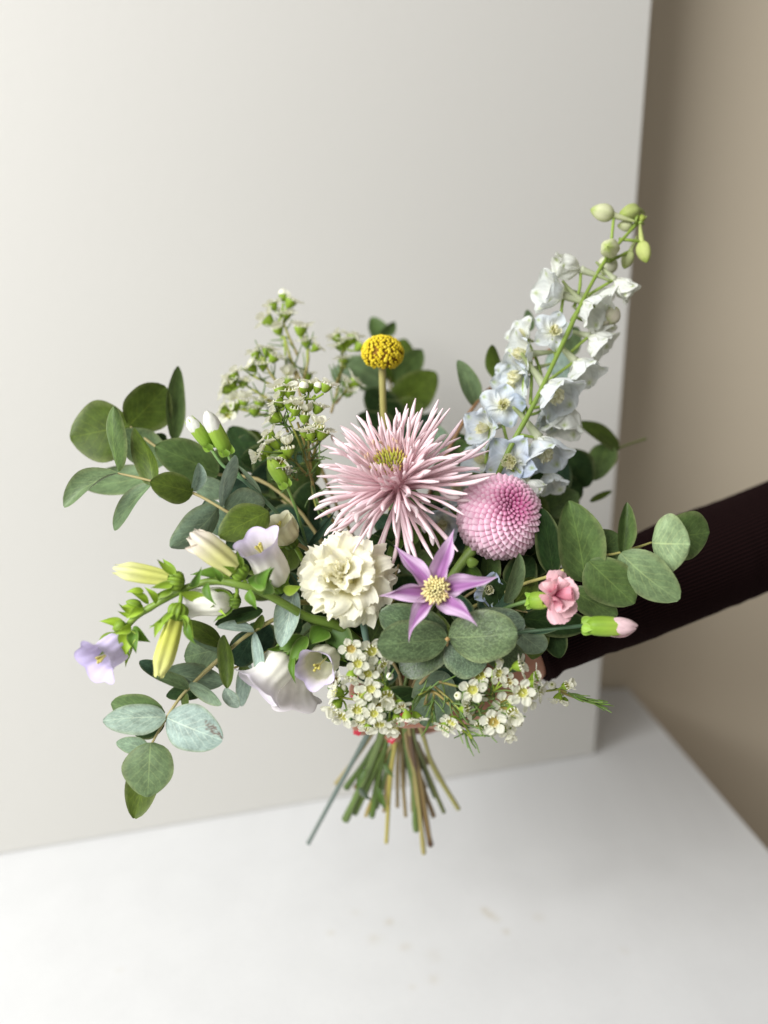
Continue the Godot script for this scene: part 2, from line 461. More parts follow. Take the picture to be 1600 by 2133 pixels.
	part("bud_tip", blob(P(932, 1331, 7.0), way(0, 0, 1), size(6, 7), size(5, 7), func(_u, _v): return Color(0.42, 0.27, 0.10), 4, 0.15, org, 5, 10), mats.stem, o)

	o = sprig("eucalyptus_sprig", "dark eucalyptus sprig against the panel behind the yellow ball flower", EUC, [888, 1590],
		[[850, 1200, -8], [830, 980, -13], [822, 860, -16], [805, 760, -17], [795, 690, -17]], 9, WOOD, TWIG)
	for d in [[800, 722, -17, 774, 660, -17, 42, 20, 0.05, 0.2, "green"], [794, 700, -17, 823, 670, -16.5, 26, 35, 0.05, 0.3, "green"], [815, 800, -17, 845, 705, -17, 70, 15, 0.05, 0, "olive"], [822, 790, -16, 880, 728, -15, 56, 25, 0.05, 0.1, "green"],
			[818, 852, -16, 910, 776, -14.5, 84, 14, 0.05, 0, "olive"], [803, 800, -16, 712, 752, -15, 72, 16, 0.05, 0, "sage"], [822, 870, -15, 760, 815, -14, 70, 15, 0.05, 0, "deep"], [824, 868, -15, 880, 840, -14, 60, 15, 0, 0, "olive"],
			[830, 910, -13, 745, 865, -12, 60, 10, 0, 0, "deep"], [836, 920, -13, 918, 865, -12, 56, 20, 0, 0, "teal"], [835, 880, -14, 790, 840, -13, 60, 10, 0, 0, "deep"], [730, 790, -14, 690, 770, -14, 40, 10, 0, 0, "grey"], [840, 950, -12, 905, 900, -11, 60, 0, 0, 0, "teal"]]:
		leaf(o, d)

	o = sprig("eucalyptus_sprig", "eucalyptus sprig on a thin brown twig with few narrow leaves, left of the delphinium spike", EUC, [897, 1760],
		[[868, 1270, -5], [880, 1080, -5], [940, 925, -6], [1000, 830, -7], [1042, 794, -8], [1110, 745, -8], [1180, 715, -8]], 11, Color(0.10, 0.055, 0.025), Color(0.30, 0.17, 0.08))
	for d in [[990, 846, -7, 953, 750, -6, 42, 30, 0.10, 0.2, "sage"], [1040, 792, -8, 1024, 718, -7, 34, 28, -0.10, -0.2, "olive"], [1104, 690, -8, 1098, 645, -8, 22, 45, 0.05, 0, "sage"], [1165, 738, -8, 1206, 682, -8, 50, 25, 0.05, 0.1, "sage"],
			[1150, 730, -8, 1180, 790, -8, 50, 20, 0, 0, "pale"], [930, 945, -6, 900, 880, -6, 40, 20, 0, 0, "grey"], [905, 1000, -6, 960, 1000, -5, 60, 20, 0, 0, "deep"]]:
		leaf(o, d)

	o = sprig("eucalyptus_sprig", "dark eucalyptus sprig behind the lowest delphinium flowers, tip crossing the panel's edge", EUC, [925, 1692],
		[[900, 1300, -6], [1060, 1140, -9], [1190, 1010, -10], [1266, 945, -11], [1345, 914, -13]], 9, Color(0.13, 0.15, 0.04), Color(0.16, 0.19, 0.05))
	for d in [[1290, 937, -11, 1202, 880, -10, 36, 35, 0.06, 0.3, "olive"], [1268, 925, -11, 1238, 1002, -10, 60, 14, 0.05, 0.1, "green"], [1182, 938, -9, 1226, 1014, -9, 76, 14, 0.05, 0, "deep"], [1215, 1012, -9, 1126, 1036, -8, 70, 10, 0.05, 0, "deep"],
			[1140, 1030, -8, 1180, 960, -8, 60, 10, 0, 0, "teal"], [1228, 1044, -8, 1275, 1023, -9, 14, 30, 0, 0, "olive"], [1230, 1092, -8, 1250, 1096, -8, 16, 0, 0, 0, "green"], [1120, 1090, -7, 1190, 1050, -8, 66, 10, 0, 0, "deep"], [1090, 1110, -7, 1100, 1010, -8, 60, 0, 0, 0, "teal"]]:
		leaf(o, d)

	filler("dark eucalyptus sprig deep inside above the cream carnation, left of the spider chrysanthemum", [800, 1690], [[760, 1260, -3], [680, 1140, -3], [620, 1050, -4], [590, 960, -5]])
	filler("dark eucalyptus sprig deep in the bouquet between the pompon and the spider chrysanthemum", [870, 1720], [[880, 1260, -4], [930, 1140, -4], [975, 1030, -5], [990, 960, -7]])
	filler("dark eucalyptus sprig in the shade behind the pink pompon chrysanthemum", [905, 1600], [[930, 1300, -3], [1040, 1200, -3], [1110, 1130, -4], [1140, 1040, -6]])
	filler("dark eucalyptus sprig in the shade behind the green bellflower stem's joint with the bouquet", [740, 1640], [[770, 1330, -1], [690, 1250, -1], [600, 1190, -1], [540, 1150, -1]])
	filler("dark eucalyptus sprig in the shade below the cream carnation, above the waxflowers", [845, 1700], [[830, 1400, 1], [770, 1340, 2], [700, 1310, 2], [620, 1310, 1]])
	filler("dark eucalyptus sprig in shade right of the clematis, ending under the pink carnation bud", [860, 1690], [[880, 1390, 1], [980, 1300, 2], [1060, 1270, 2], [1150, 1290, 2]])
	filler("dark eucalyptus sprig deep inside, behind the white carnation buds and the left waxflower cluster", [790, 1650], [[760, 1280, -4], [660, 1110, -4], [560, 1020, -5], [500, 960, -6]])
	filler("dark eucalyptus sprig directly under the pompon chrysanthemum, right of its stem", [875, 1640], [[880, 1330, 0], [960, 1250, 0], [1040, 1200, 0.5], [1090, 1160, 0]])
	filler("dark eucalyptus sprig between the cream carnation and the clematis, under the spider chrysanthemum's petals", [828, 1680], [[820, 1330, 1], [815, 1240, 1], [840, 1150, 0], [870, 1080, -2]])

func filler(label: String, tail_at: Array, path: Array) -> void:
	var o := sprig("eucalyptus_sprig", label, EUC, tail_at, path, 8, WOOD, TWIG)
	var line := smooth(path.map(func(r): return Vector3(r[0], r[1], r[2])), 3)
	for i in line.size():
		var q := line[i]
		var d := (line[mini(i + 1, line.size() - 1)] - line[maxi(i - 1, 0)])
		var a0 := atan2(d.y, d.x)
		for s in [-1.0, 1.0]:
			var a: float = a0 + s * rnd(0.5, 1.5)
			var l := rnd(62, 96)
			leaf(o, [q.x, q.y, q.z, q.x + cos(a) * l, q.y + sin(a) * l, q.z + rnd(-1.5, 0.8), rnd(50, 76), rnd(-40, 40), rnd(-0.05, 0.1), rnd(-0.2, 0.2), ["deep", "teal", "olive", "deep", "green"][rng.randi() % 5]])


# ---------------------------------------------------------------- chrysanthemums
func spider_chrysanthemum() -> void:
	var low := tail(720, 1707)
	var o := thing("spider_chrysanthemum", "pale pink spider chrysanthemum with long quill petals in the middle of the bouquet", "flower", P(720, 1707, -13))
	stem(o, low + [[838, 1300, -2], [848, 1150, 0], [838, 1060, 1.5], [832, 1030, 2]], 16, 15, GREEN, Color(0.18, 0.25, 0.07))
	for d in [[842, 1120, 0.5, 800, 1195, 1.5, 26, 30, 0.1, 0.3, "leaf"], [846, 1140, 0.5, 880, 1060, 1, 30, 20, 0.1, 0.3, "leaf"], [850, 1180, 0, 872, 1110, 0.5, 40, 20, 0, 0, "leaf"]]:
		leaf(o, d, "lance", "green_leaf")
	for d in [[762, 1600, -9, 742, 1650, -9, 16, 20, 0.1, 0.3, "leaf"], [748, 1640, -10.5, 776, 1668, -10, 14, 30, 0.1, 0.3, "deep"]]:
		leaf(o, d, "lance", "green_leaf")
	var b := P(834, 1026, 2.2)
	var n := (P(804, 946, 5.2) - b).normalized()
	var x := side_of(n)
	var y := n.cross(x)
	var h := 0.031
	var count := 205
	for i in count:
		var t := clampf((i + 0.5) / count + rnd(-0.05, 0.05), 0.0, 1.0)
		var a := i * 2.39996 + rnd(-0.3, 0.3)
		var out := x * cos(a) + y * sin(a)
		var r0 := lerpf(0.0118, 0.0035, pow(t, 1.1))
		var s := b + n * (h * (1.0 - pow(t, 0.8))) + out * r0
		var th := deg_to_rad(lerpf(6.0, 96.0, pow(t, 0.66)) + rnd(-8, 8))
		var l := lerpf(0.006, 0.062, pow(t, 0.5)) * rnd(0.72, 1.1)
		if t > 0.90:
			th += deg_to_rad(rnd(0, 34))
			l *= rnd(0.7, 1.0)
		var curl := rnd(-0.35, 0.5) if t > 0.3 else rnd(-0.5, 0.1)
		var sway := (out.cross(n)) * rnd(-0.34, 0.34)
		var line := []
		var p := s
		var hook := way(rnd(-1, 1), rnd(-1, 1), rnd(-1, 1)) * rnd(0.0, 0.55)
		for k in 7:
			line.append(p)
			if k >= 4:
				sway += hook * 0.5
			var q := th + curl * (k / 6.0) - 0.2 * (1.0 - k / 6.0)
			p += (n * cos(q) + out * sin(q) + sway * (k / 6.0) + Vector3.DOWN * 0.12 * t * (k / 6.0)).normalized() * (l / 6.0)
		var fat := lerpf(0.0007, 0.00100, minf(1.0, t * 3.0)) * rnd(0.75, 1.2)
		var tone := jit(Color(0.91, 0.70, 0.73), 0.04)
		var root := Color(0.82, 0.50, 0.56).lerp(Color(0.74, 0.45, 0.33), maxf(0.0, 0.5 - t * 4.0))
		var tip := Color(0.95, 0.82, 0.84) if t > 0.06 else Color(0.72, 0.50, 0.22)
		var sh := rnd(0.0, 6.0)
		part("petal", tube(line, func(u): return fat * (0.6 + 0.5 * smoothstep(0.0, 0.35, u) + 0.25 * smoothstep(0.6, 0.82, u) - 0.95 * smoothstep(0.84, 1.0, u)) * (1.0 + 0.06 * sin(u * 12.0 + sh)), func(u): return root.lerp(tone, smoothstep(0.0, 0.28, u)).lerp(tip, smoothstep(0.6, 1.0, u) * 0.7), 6, 2, org), mats.quill, o)
	# the long outer quills that have drooped or strayed from the head
	for q in [[795, 1162, 3.5], [902, 1136, 4.5], [868, 1078, 5.5], [700, 1108, 4.0], [1004, 998, 2.0], [1000, 938, 1.0], [958, 1036, 3.5], [643, 1040, 3.0], [676, 1116, 3.5], [768, 1122, 4.5], [742, 1088, 5], [930, 905, 1], [690, 905, 1], [664, 970, 2.6], [885, 1110, 1.0], [655, 1062, 1.0]]:
		var e := P(q[0], q[1], q[2])
		var s := b + (e - b).normalized() * 0.003
		var side := (e - s).cross(n).normalized() * rnd(-0.006, 0.006)
		var mid := s.lerp(e, 0.45) + n * rnd(0.004, 0.009) + side
		var fat := rnd(0.0010, 0.0014)
		var sh := rnd(0.0, 6.0)
		part("petal", tube([s, mid, s.lerp(e, 0.8) + n * 0.003 - side * 0.6, e], func(u): return fat * (0.6 + 0.5 * smoothstep(0.0, 0.35, u) + 0.3 * smoothstep(0.6, 0.82, u) - 0.95 * smoothstep(0.86, 1.0, u)) * (1.0 + 0.06 * sin(u * 12.0 + sh)), func(u): return Color(0.86, 0.60, 0.64).lerp(Color(0.95, 0.84, 0.85), smoothstep(0.1, 0.8, u)), 6, 4, org), mats.quill, o)
	var ms := []
	for i in 70:
		var t := sqrt((i + 0.5) / 70.0)
		var a := i * 2.39996
		var out := x * cos(a) + y * sin(a)
		var d := (n + out * t * 0.6).normalized()
		var tone := Color(0.30, 0.36, 0.04).lerp(Color(0.48, 0.27, 0.13), smoothstep(0.45, 1.0, t + rnd(-0.2, 0.2)))
		ms.append(blob(b + n * (h - 0.001 - 0.001 * t) + out * (0.0098 * t), d, 0.0058 * rnd(0.8, 1.15), 0.00075, func(u, _a): return tone.lerp(Color(0.62, 0.56, 0.12), u * 0.6), 0, 0.0, org, 5, 7))
	stuff(part("disc_florets", joined(ms), mats.pollen, o))
	part("calyx", blob(b - n * 0.003, n, 0.030, 0.0085, func(u, _v): return Color(0.28, 0.30, 0.08).lerp(Color(0.66, 0.36, 0.40), smoothstep(0.1, 0.4, u)), 0, 0.0, org), mats.calyx, o)

func pompon_chrysanthemum() -> void:
	var o := thing("pompon_chrysanthemum", "round mauve pink pompon chrysanthemum right of the spider chrysanthemum", "flower", P(867, 1730, -13))
	stem(o, tail(867, 1730) + [[900, 1300, 0], [940, 1205, 1.5], [985, 1145, 2], [1035, 1090, 2]], 12, 24, GREEN, Color(0.17, 0.25, 0.05), "stem", 0.2)
	part("node", blob(P(972, 1172, 2.2), way(1, 0.1, 0.4), size(26, 2), size(11, 2), func(_u, _v): return Color(0.16, 0.25, 0.04), 3, 0.2, org), mats.stem, o)
	leaf(o, [968, 1170, 1.5, 1010, 1240, 1, 40, 20, 0, 0.2, "leaf"], "lance", "green_leaf")
	var r := size(86, 3.5)
	var c := P(1041, 1076, 2.0)
	var n := way(0.27, 0.33, 0.9)
	var x := side_of(n)
	var y := n.cross(x)
	var kinds := []
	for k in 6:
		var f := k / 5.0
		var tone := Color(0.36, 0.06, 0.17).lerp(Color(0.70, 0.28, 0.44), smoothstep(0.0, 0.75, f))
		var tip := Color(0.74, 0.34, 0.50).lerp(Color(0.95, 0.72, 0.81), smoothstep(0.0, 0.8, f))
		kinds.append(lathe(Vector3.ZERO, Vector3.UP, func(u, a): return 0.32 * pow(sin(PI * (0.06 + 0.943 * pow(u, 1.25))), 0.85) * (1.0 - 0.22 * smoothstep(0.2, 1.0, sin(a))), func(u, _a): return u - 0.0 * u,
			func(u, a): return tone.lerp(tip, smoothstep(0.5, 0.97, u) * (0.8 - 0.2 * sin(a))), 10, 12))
	var count := 500
	var rest := []
	var rest_at := []
	for i in count:
		var cz := lerpf(0.998, -0.62, (i + 0.5) / count)
		var th := acos(cz)
		th = lerpf(th, th * th / 2.2, 0.25)
		var a := i * 2.39996
		var out := x * cos(a) + y * sin(a)
		var radial := n * cos(th) + out * sin(th)
		var away := out * cos(th) - n * sin(th)
		var len := lerpf(0.17, 0.56, smoothstep(0.05, 1.6, th)) * r * rnd(0.88, 1.13)
		var lift := lerpf(2.6, 1.25, smoothstep(0.0, 1.7, th))
		var up := (radial * lift * rnd(0.75, 1.3) + away + radial.cross(away) * rnd(-0.24, 0.24)).normalized()
		var sidev := radial.cross(away).normalized()
		var inward := up.cross(sidev) * -1.0
		var dip := 1.0 - 0.20 * exp(-pow(th / 0.30, 2.0))
		var squash := radial * r * 0.93 * dip
		var base := c + squash - up * len * 0.62
		var t := Transform3D(Basis(sidev * len * (1.06 if th > 0.4 else 1.2), up * len, inward * len * lerpf(0.9, 0.5, smoothstep(0.3, 1.3, th))), base)
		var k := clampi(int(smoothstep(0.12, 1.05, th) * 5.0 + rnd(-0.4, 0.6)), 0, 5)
		t.origin -= org
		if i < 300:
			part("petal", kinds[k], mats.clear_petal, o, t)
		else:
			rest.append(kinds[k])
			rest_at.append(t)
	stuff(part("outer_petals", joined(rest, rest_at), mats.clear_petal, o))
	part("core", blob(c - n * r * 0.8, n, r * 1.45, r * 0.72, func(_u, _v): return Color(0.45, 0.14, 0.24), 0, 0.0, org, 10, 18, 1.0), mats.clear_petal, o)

func ball_flower() -> void:
	var o := thing("ball_flower", "yellow ball-shaped flower head on a bare stalk standing above the pink chrysanthemum", "flower", P(805, 1755, -13))
	stem(o, tail(805, 1755) + [[822, 1300, -7], [815, 1050, -6], [800, 880, -5], [797, 800, -4], [796, 760, -3.5]], 8, 15, Color(0.40, 0.34, 0.06), Color(0.36, 0.33, 0.12))
	var c := P(797, 735, -3.2)
	var n := way(0.05, 0.95, 0.45)
	var x := side_of(n)
	var y := n.cross(x)
	var r := size(42, -3)
	var h := size(34, -3)
	var kinds := []
	for k in 3:
		var tone: Color = [Color(0.72, 0.56, 0.03), Color(0.80, 0.63, 0.05), Color(0.62, 0.47, 0.02)][k]
		kinds.append(lathe(Vector3.ZERO, Vector3.UP, func(u, a): return 0.5 * pow(sin(PI * (0.16 + 0.84 * u) * 0.99), 0.45) * (1.0 + 0.1 * cos(a * 5.0) * u), func(u, a): return 0.75 * u - (0.16 * smoothstep(0.8, 1.0, u)), func(u, a): return (Color(0.16, 0.08, 0.01)).lerp(tone, smoothstep(0.2, 0.6, u)) * (1.0 + 0.25 * cos(a * 5.0) * u), 6, 10))
	var rest := []
	var rest_at := []
	var count := 330
	for i in count:
		var cz := lerpf(1.0, -0.72, (i + 0.5) / count)
		var a := i * 2.39996 + rnd(-0.12, 0.12)
		var out := x * cos(a) + y * sin(a)
		var q := sqrt(1.0 - cz * cz)
		var at := c + n * cz * h + out * q * r
		var d := (n * cz * r + out * q * h + way(rnd(-1, 1), rnd(-1, 1), rnd(-1, 1)) * r * 0.12).normalized()
		var s := r * 0.16 * rnd(0.8, 1.15)
		var sx := side_of(d)
		var t := Transform3D(Basis(sx * s, d * s * 1.5, sx.cross(d) * s).rotated(d, rnd(0, 6)), at - d * s * 0.45 - org)
		if i < 300:
			part("floret", kinds[i % 3], mats.pollen, o, t)
		else:
			rest.append(kinds[i % 3])
			rest_at.append(t)
	stuff(part("lower_florets", joined(rest, rest_at), mats.pollen, o))
	part("core", blob(c - n * h * 0.97, n, h * 1.94, r * 0.97, func(_u, _v): return Color(0.22, 0.11, 0.012), 0, 0.0, org, 10, 18, 1.0), mats.pollen, o)


# ---------------------------------------------------------------- carnations
func ruffle(b: Vector3, d: Vector3, s: Vector3, len: float, hw: float, bend: float, amp: float, tone: Color, root: Color, cup := 0.2, jagged := 1.0) -> ArrayMesh:
	var nn := d.cross(s).normalized()
	var p1 := rnd(0, 9)
	var p2 := rnd(0, 9)
	var f := func(u: float, v: float) -> Vector3:
		var e := smoothstep(0.35, 1.0, u)
		var jag := 1.0 + e * (jagged * (0.05 * sin(v * 17.0 + p1) + 0.05 * sin(v * 9.0 + p2)) - 0.16 * v * v)
		var w := hw * (0.12 + 0.88 * pow(sin(PI * 0.5 * minf(1.0, u * 1.25)), 1.2))
		return b + d * (len * u * jag) + s * (w * v) + nn * (bend * len * u * u + cup * w * v * v + amp * len * e * (sin(v * 6.0 + p2 + u * 2.0) * 0.6 + sin(v * 13.0 + p1) * 0.4 * u))
	return sheet(12, 18, f, func(u, v): return root.lerp(tone, smoothstep(0.1, 0.75, u + 0.1 * sin(v * 7.0 + p1))), org)

func cream_carnation() -> void:
	var o := thing("cream_carnation", "full ruffled cream carnation below the spider chrysanthemum, left of the clematis", "flower", P(642, 1757, -13))
	var low := tail(642, 1757)
	stem(o, low + [[800, 1430, -1], [768, 1350, 3.5], [755, 1290, 4.2], [742, 1235, 3.5]], 9, 15, Color(0.16, 0.19, 0.17), Color(0.09, 0.17, 0.12))
	var c := P(721, 1200, 5.9)
	var n := way(-0.06, 0.22, 0.95)
	var x := side_of(n)
	var y := n.cross(x)
	var r := size(73, 5.8)
	var b := c - n * r * 0.85
	part("calyx", blob(P(752, 1275, 3.4), (P(738, 1225, 4.0) - P(752, 1275, 3.4)).normalized(), size(60, 4), size(17, 4), func(_u, _v): return Color(0.22, 0.32, 0.08), 5, 0.06, org), mats.calyx, o)
	var count := 32
	for i in count:
		var t := (i + 0.5) / count
		var th := deg_to_rad(lerpf(2.0, 72.0, pow(t, 0.6)) + rnd(-13, 13))
		var a := i * 2.39996 + rnd(-0.4, 0.4)
		var out := x * cos(a) + y * sin(a)
		var len := r * lerpf(1.56, 1.50, t) * rnd(0.84, 1.07)
		part("petal", frill(b, n, out, th, len, r * rnd(0.46, 0.70), rnd(0.9, 1.7) * (0.75 + 0.5 * t), rnd(0.02, 0.05) + 0.05 * exp(-t * 9.0), rnd(-1.3, 1.3), jit(Color(0.98, 0.955, 0.79), 0.01), Color(0.97, 0.93, 0.62)), mats.sheer_petal, o)
	for i in 9:
		var a := rnd(0, TAU)
		var out := x * cos(a) + y * sin(a)
		part("petal", frill(b + n * r * 0.55 + out.rotated(n, rnd(1.0, 2.0)) * r * rnd(0.05, 0.32) - out * r * 0.1, n, out, rnd(-0.1, 0.25), r * rnd(0.86, 1.0), r * rnd(0.22, 0.36), rnd(-0.9, 1.3), rnd(0.05, 0.09), rnd(-1.5, 1.5), jit(Color(0.98, 0.95, 0.76), 0.01), Color(0.96, 0.91, 0.56)), mats.sheer_petal, o)
	for q in [[634, 1190, 4.5], [655, 1255, 5], [688, 1288, 5.4], [815, 1195, 4.5], [790, 1245, 5], [700, 1112, 4.4], [640, 1150, 4.2]]:
		var e := P(q[0], q[1], q[2])
		var from := c - n * r * 0.35
		var d := (e - from).normalized()
		var s := d.cross(n).normalized()
		part("petal", ruffle(from, d, s, from.distance_to(e), r * rnd(0.42, 0.55), rnd(-0.12, 0.1), rnd(0.03, 0.06), jit(Color(0.95, 0.93, 0.78), 0.01), Color(0.90, 0.88, 0.6)), mats.petal, o)

# A frilled petal that rises from b and folds outwards, away from the axis n, by `over` radians near its edge.
func frill(b: Vector3, n: Vector3, out: Vector3, th: float, len: float, hw: float, over: float, amp: float, turn: float, tone: Color, root: Color) -> ArrayMesh:
	var s := n.cross(out)
	var spine := []
	var face := []
	var p := Vector3.ZERO
	for k in 25:
		var u := k / 24.0
		var q := th + over * smoothstep(0.58, 1.0, u)
		var d := n * cos(q) + out * sin(q)
		spine.append(p)
		face.append(n * sin(q) - out * cos(q))
		p += d * (len / 24.0)
	var p1 := rnd(0, 9)
	var p2 := rnd(0, 9)
	var fold := rnd(0.25, 0.9)
	var f := func(u: float, v: float) -> Vector3:
		var e := smoothstep(0.55, 1.0, u)
		var jag := clampf(u * (1.0 - e * (0.10 * v * v - 0.02 * sin(v * 19.0 + p1) - 0.03 * sin(v * 8.0 + p2))), 0.0, 0.9999) * 24.0
		var i := int(jag)
		var sp: Vector3 = spine[i].lerp(spine[mini(i + 1, 24)], jag - i)
		var fc: Vector3 = face[i]
		var w := hw * (0.15 + 0.85 * pow(sin(PI * 0.5 * u), 1.6))
		var q := sp + s * (w * v * (1.0 - 0.25 * fold * e)) + fc * (amp * len * e * (1.0 * sin(v * 4.0 + p2 + u * 2.0) + 0.5 * sin(v * 7.5 + p1))) + fc * (fold * 0.35 * w * v * v)
		return b + q.rotated(((n * cos(th) + out * sin(th))).normalized(), turn * e * 0.6)
	return sheet(16, 22, f, func(u, v): return root.lerp(tone, smoothstep(0.45, 0.8, u)) * (1.0 - 0.02 * sin(v * 9.0 + p1)), org)

func carnation_bud(o: Node3D, b: Vector3, t: Vector3, w: float, open: float, tone: Color) -> void:
	var d := (t - b).normalized()
	var l := b.distance_to(t)
	part("calyx", lathe(b, d, func(u, a): return w * (0.55 + 0.45 * sin(PI * minf(1.0, 0.15 + u * 0.75))) * lerpf(0.35, 1.0, smoothstep(0.0, 0.2, u)) * (1.0 if open >= 0.0 else 1.0 - 0.9 * smoothstep(0.6, 1.0, u)) * (1.0 + 0.03 * cos(a * 5.0)), func(u, a): return l * (u * 1.1 - 0.26 * u * pow(absf(sin(a * 2.5)), 0.8) * smoothstep(0.7, 1.0, u)),
		func(u, a): return Color(0.21, 0.36, 0.035).lerp(Color(0.42, 0.55, 0.09), u * u) * (1.0 + 0.08 * sin(a * 20.0)), 12, 30, org), mats.calyx, o)
	for k in 4:
		var a := k * TAU / 4.0
		var x := side_of(d).rotated(d, a)
		part("bract", blade(b - d * l * 0.04 + x * w * 0.4, b + d * l * 0.27 + x * w * 0.86, w * 0.5, 0.0, 0.05, 0.3, Color(0.20, 0.34, 0.04), "lance", 0.0, 0.03, 7, 4), mats.calyx, o)
	if open > 0.0:
		# the petals still furled: three overlapping turns round the bud's axis
		for k in 3:
			var ph := k * TAU / 3.0 + rnd(-0.3, 0.3)
			var long := l * 0.45 + open * (1.0 - 0.12 * k)
			var root := b + d * l * 0.52
			var x := side_of(d)
			var y := d.cross(x)
			part("petal", sheet(14, 18, func(u: float, v: float):
				var a := -v * 2.6 + ph + u * 0.5
				var r := w * (0.90 - 0.05 * k + 0.10 * v) * (0.85 + 0.22 * sin(PI * minf(1.0, u * 1.05))) * (1.0 - 0.78 * pow(u, 8.0))
				return root + d * (long * u * (1.0 - 0.10 * v * v - 0.03 * sin(v * 14.0 + ph) * u)) + (x * cos(a) + y * sin(a)) * r, func(u, v): return tone * (0.94 + 0.06 * sin(v * 20.0)), org), mats.petal, o)

func carnations() -> void:
	cream_carnation()
	var o := thing("carnation_spray", "carnation spray with two closed white buds in green calyces at the upper left", "flower", P(785, 1682, -13), "carnation sprays in the bouquet")
	stem(o, tail(785, 1682) + [[740, 1290, -2], [640, 1140, 0], [545, 1035, 3], [510, 1003, 4]], 10, 8, GREEN, Color(0.10, 0.19, 0.11))
	stem(o, [[512, 1005, 4], [465, 970, 4.4], [440, 934, 4.6]], 6, 7, Color(0.10, 0.19, 0.11), Color(0.18, 0.30, 0.08), "bud_stalk")
	stem(o, [[512, 1005, 4], [488, 975, 4.4], [474, 944, 4.6]], 6, 7, Color(0.10, 0.19, 0.11), Color(0.18, 0.30, 0.08), "bud_stalk")
	carnation_bud(o, P(441, 934, 4.6), P(396, 875, 5.2), size(15, 5), size(10, 5), Color(0.85, 0.85, 0.76))
	carnation_bud(o, P(475, 946, 4.8), P(437, 872, 5.6), size(17, 5), size(20, 5), Color(0.85, 0.85, 0.76))
	stem(o, [[640, 1140, 0], [620, 1070, 1], [598, 1012, 2]], 6, 7, Color(0.10, 0.19, 0.08), Color(0.18, 0.30, 0.06), "bud_stalk")
	carnation_bud(o, P(597, 1014, 2), P(558, 950, 2.4), size(15, 2), -1.0, Color.WHITE)
	leaf(o, [545, 1035, 3, 486, 960, 4, 14, 20, 0.1, 0.3, "grey"], "lance")
	leaf(o, [640, 1140, 0, 700, 1060, 0, 16, 20, 0.1, 0.3, "teal"], "lance")

	o = thing("carnation_spray", "pink carnation spray with one half-open bloom and one closed bud, right edge by the sleeve", "flower", P(905, 1660, -13), "carnation sprays in the bouquet")
	stem(o, tail(905, 1660) + [[920, 1400, 1], [1000, 1330, 4], [1080, 1318, 6], [1215, 1303, 6.6]], 8, 7, Color(0.10, 0.17, 0.07), Color(0.05, 0.10, 0.05))
	stem(o, [[1000, 1330, 4], [1040, 1275, 5], [1098, 1252, 6]], 7, 8, Color(0.08, 0.15, 0.06), Color(0.14, 0.24, 0.06), "bud_stalk")
	leaf(o, [1095, 1318, 6, 1190, 1300, 6.6, 12, 35, 0.05, 0.2, "teal"], "lance")
	carnation_bud(o, P(1214, 1303, 6.6), P(1300, 1306, 7.0), size(21, 6.6), size(30, 6.6), Color(0.84, 0.60, 0.62))
	# the half-open bloom faces right and towards the viewer
	var b := P(1099, 1251, 6)
	var t := P(1142, 1252, 6.6)
	carnation_bud(o, b, t, size(19, 6), 0.0, Color.WHITE)
	var c := P(1166, 1240, 7.4)
	var n := way(0.45, 0.1, 0.88)
	var x := way(0, 1, 0)
	x = (x - n * x.dot(n)).normalized()
	var y := n.cross(x)
	var from := P(1136, 1250, 6.2)
	var ends := [[1165, 1188, 6.6, 46], [1204, 1222, 7.2, 46], [1190, 1268, 7.6, 44], [1172, 1300, 7.0, 52], [1196, 1278, 6.8, 40], [1134, 1262, 7.2, 40], [1140, 1205, 6.8, 44]]
	for e in ends:
		var q := P(e[0], e[1], e[2])
		var d := (q - c + n * size(22, 7)).normalized()
		var root := c - n * size(24, 7)
		part("petal", ruffle(root, (q - root).normalized(), n.cross((q - root).normalized()).normalized(), root.distance_to(q), size(e[3], 7) * 0.56, 0.16, 0.012, jit(Color(0.86, 0.55, 0.58), 0.04), Color(0.76, 0.38, 0.44), -0.32, 0.25), mats.petal, o)
	for k in 9:
		var a := k * 2.39996
		var out := x * cos(a) + y * sin(a)
		var th := lerpf(0.12, 0.75, k / 8.0)
		var d := n * cos(th) + out * sin(th)
		part("petal", ruffle(c - n * size(22, 7), d, d.cross(out).normalized() if k > 0 else x, size(lerpf(46, 40, k / 8.0), 7), size(lerpf(13, 22, k / 8.0), 7), -0.25, 0.015, Color(0.74, 0.30, 0.37).lerp(Color(0.86, 0.55, 0.58), k / 6.0), Color(0.62, 0.16, 0.26), -0.5, 0.2), mats.petal, o)


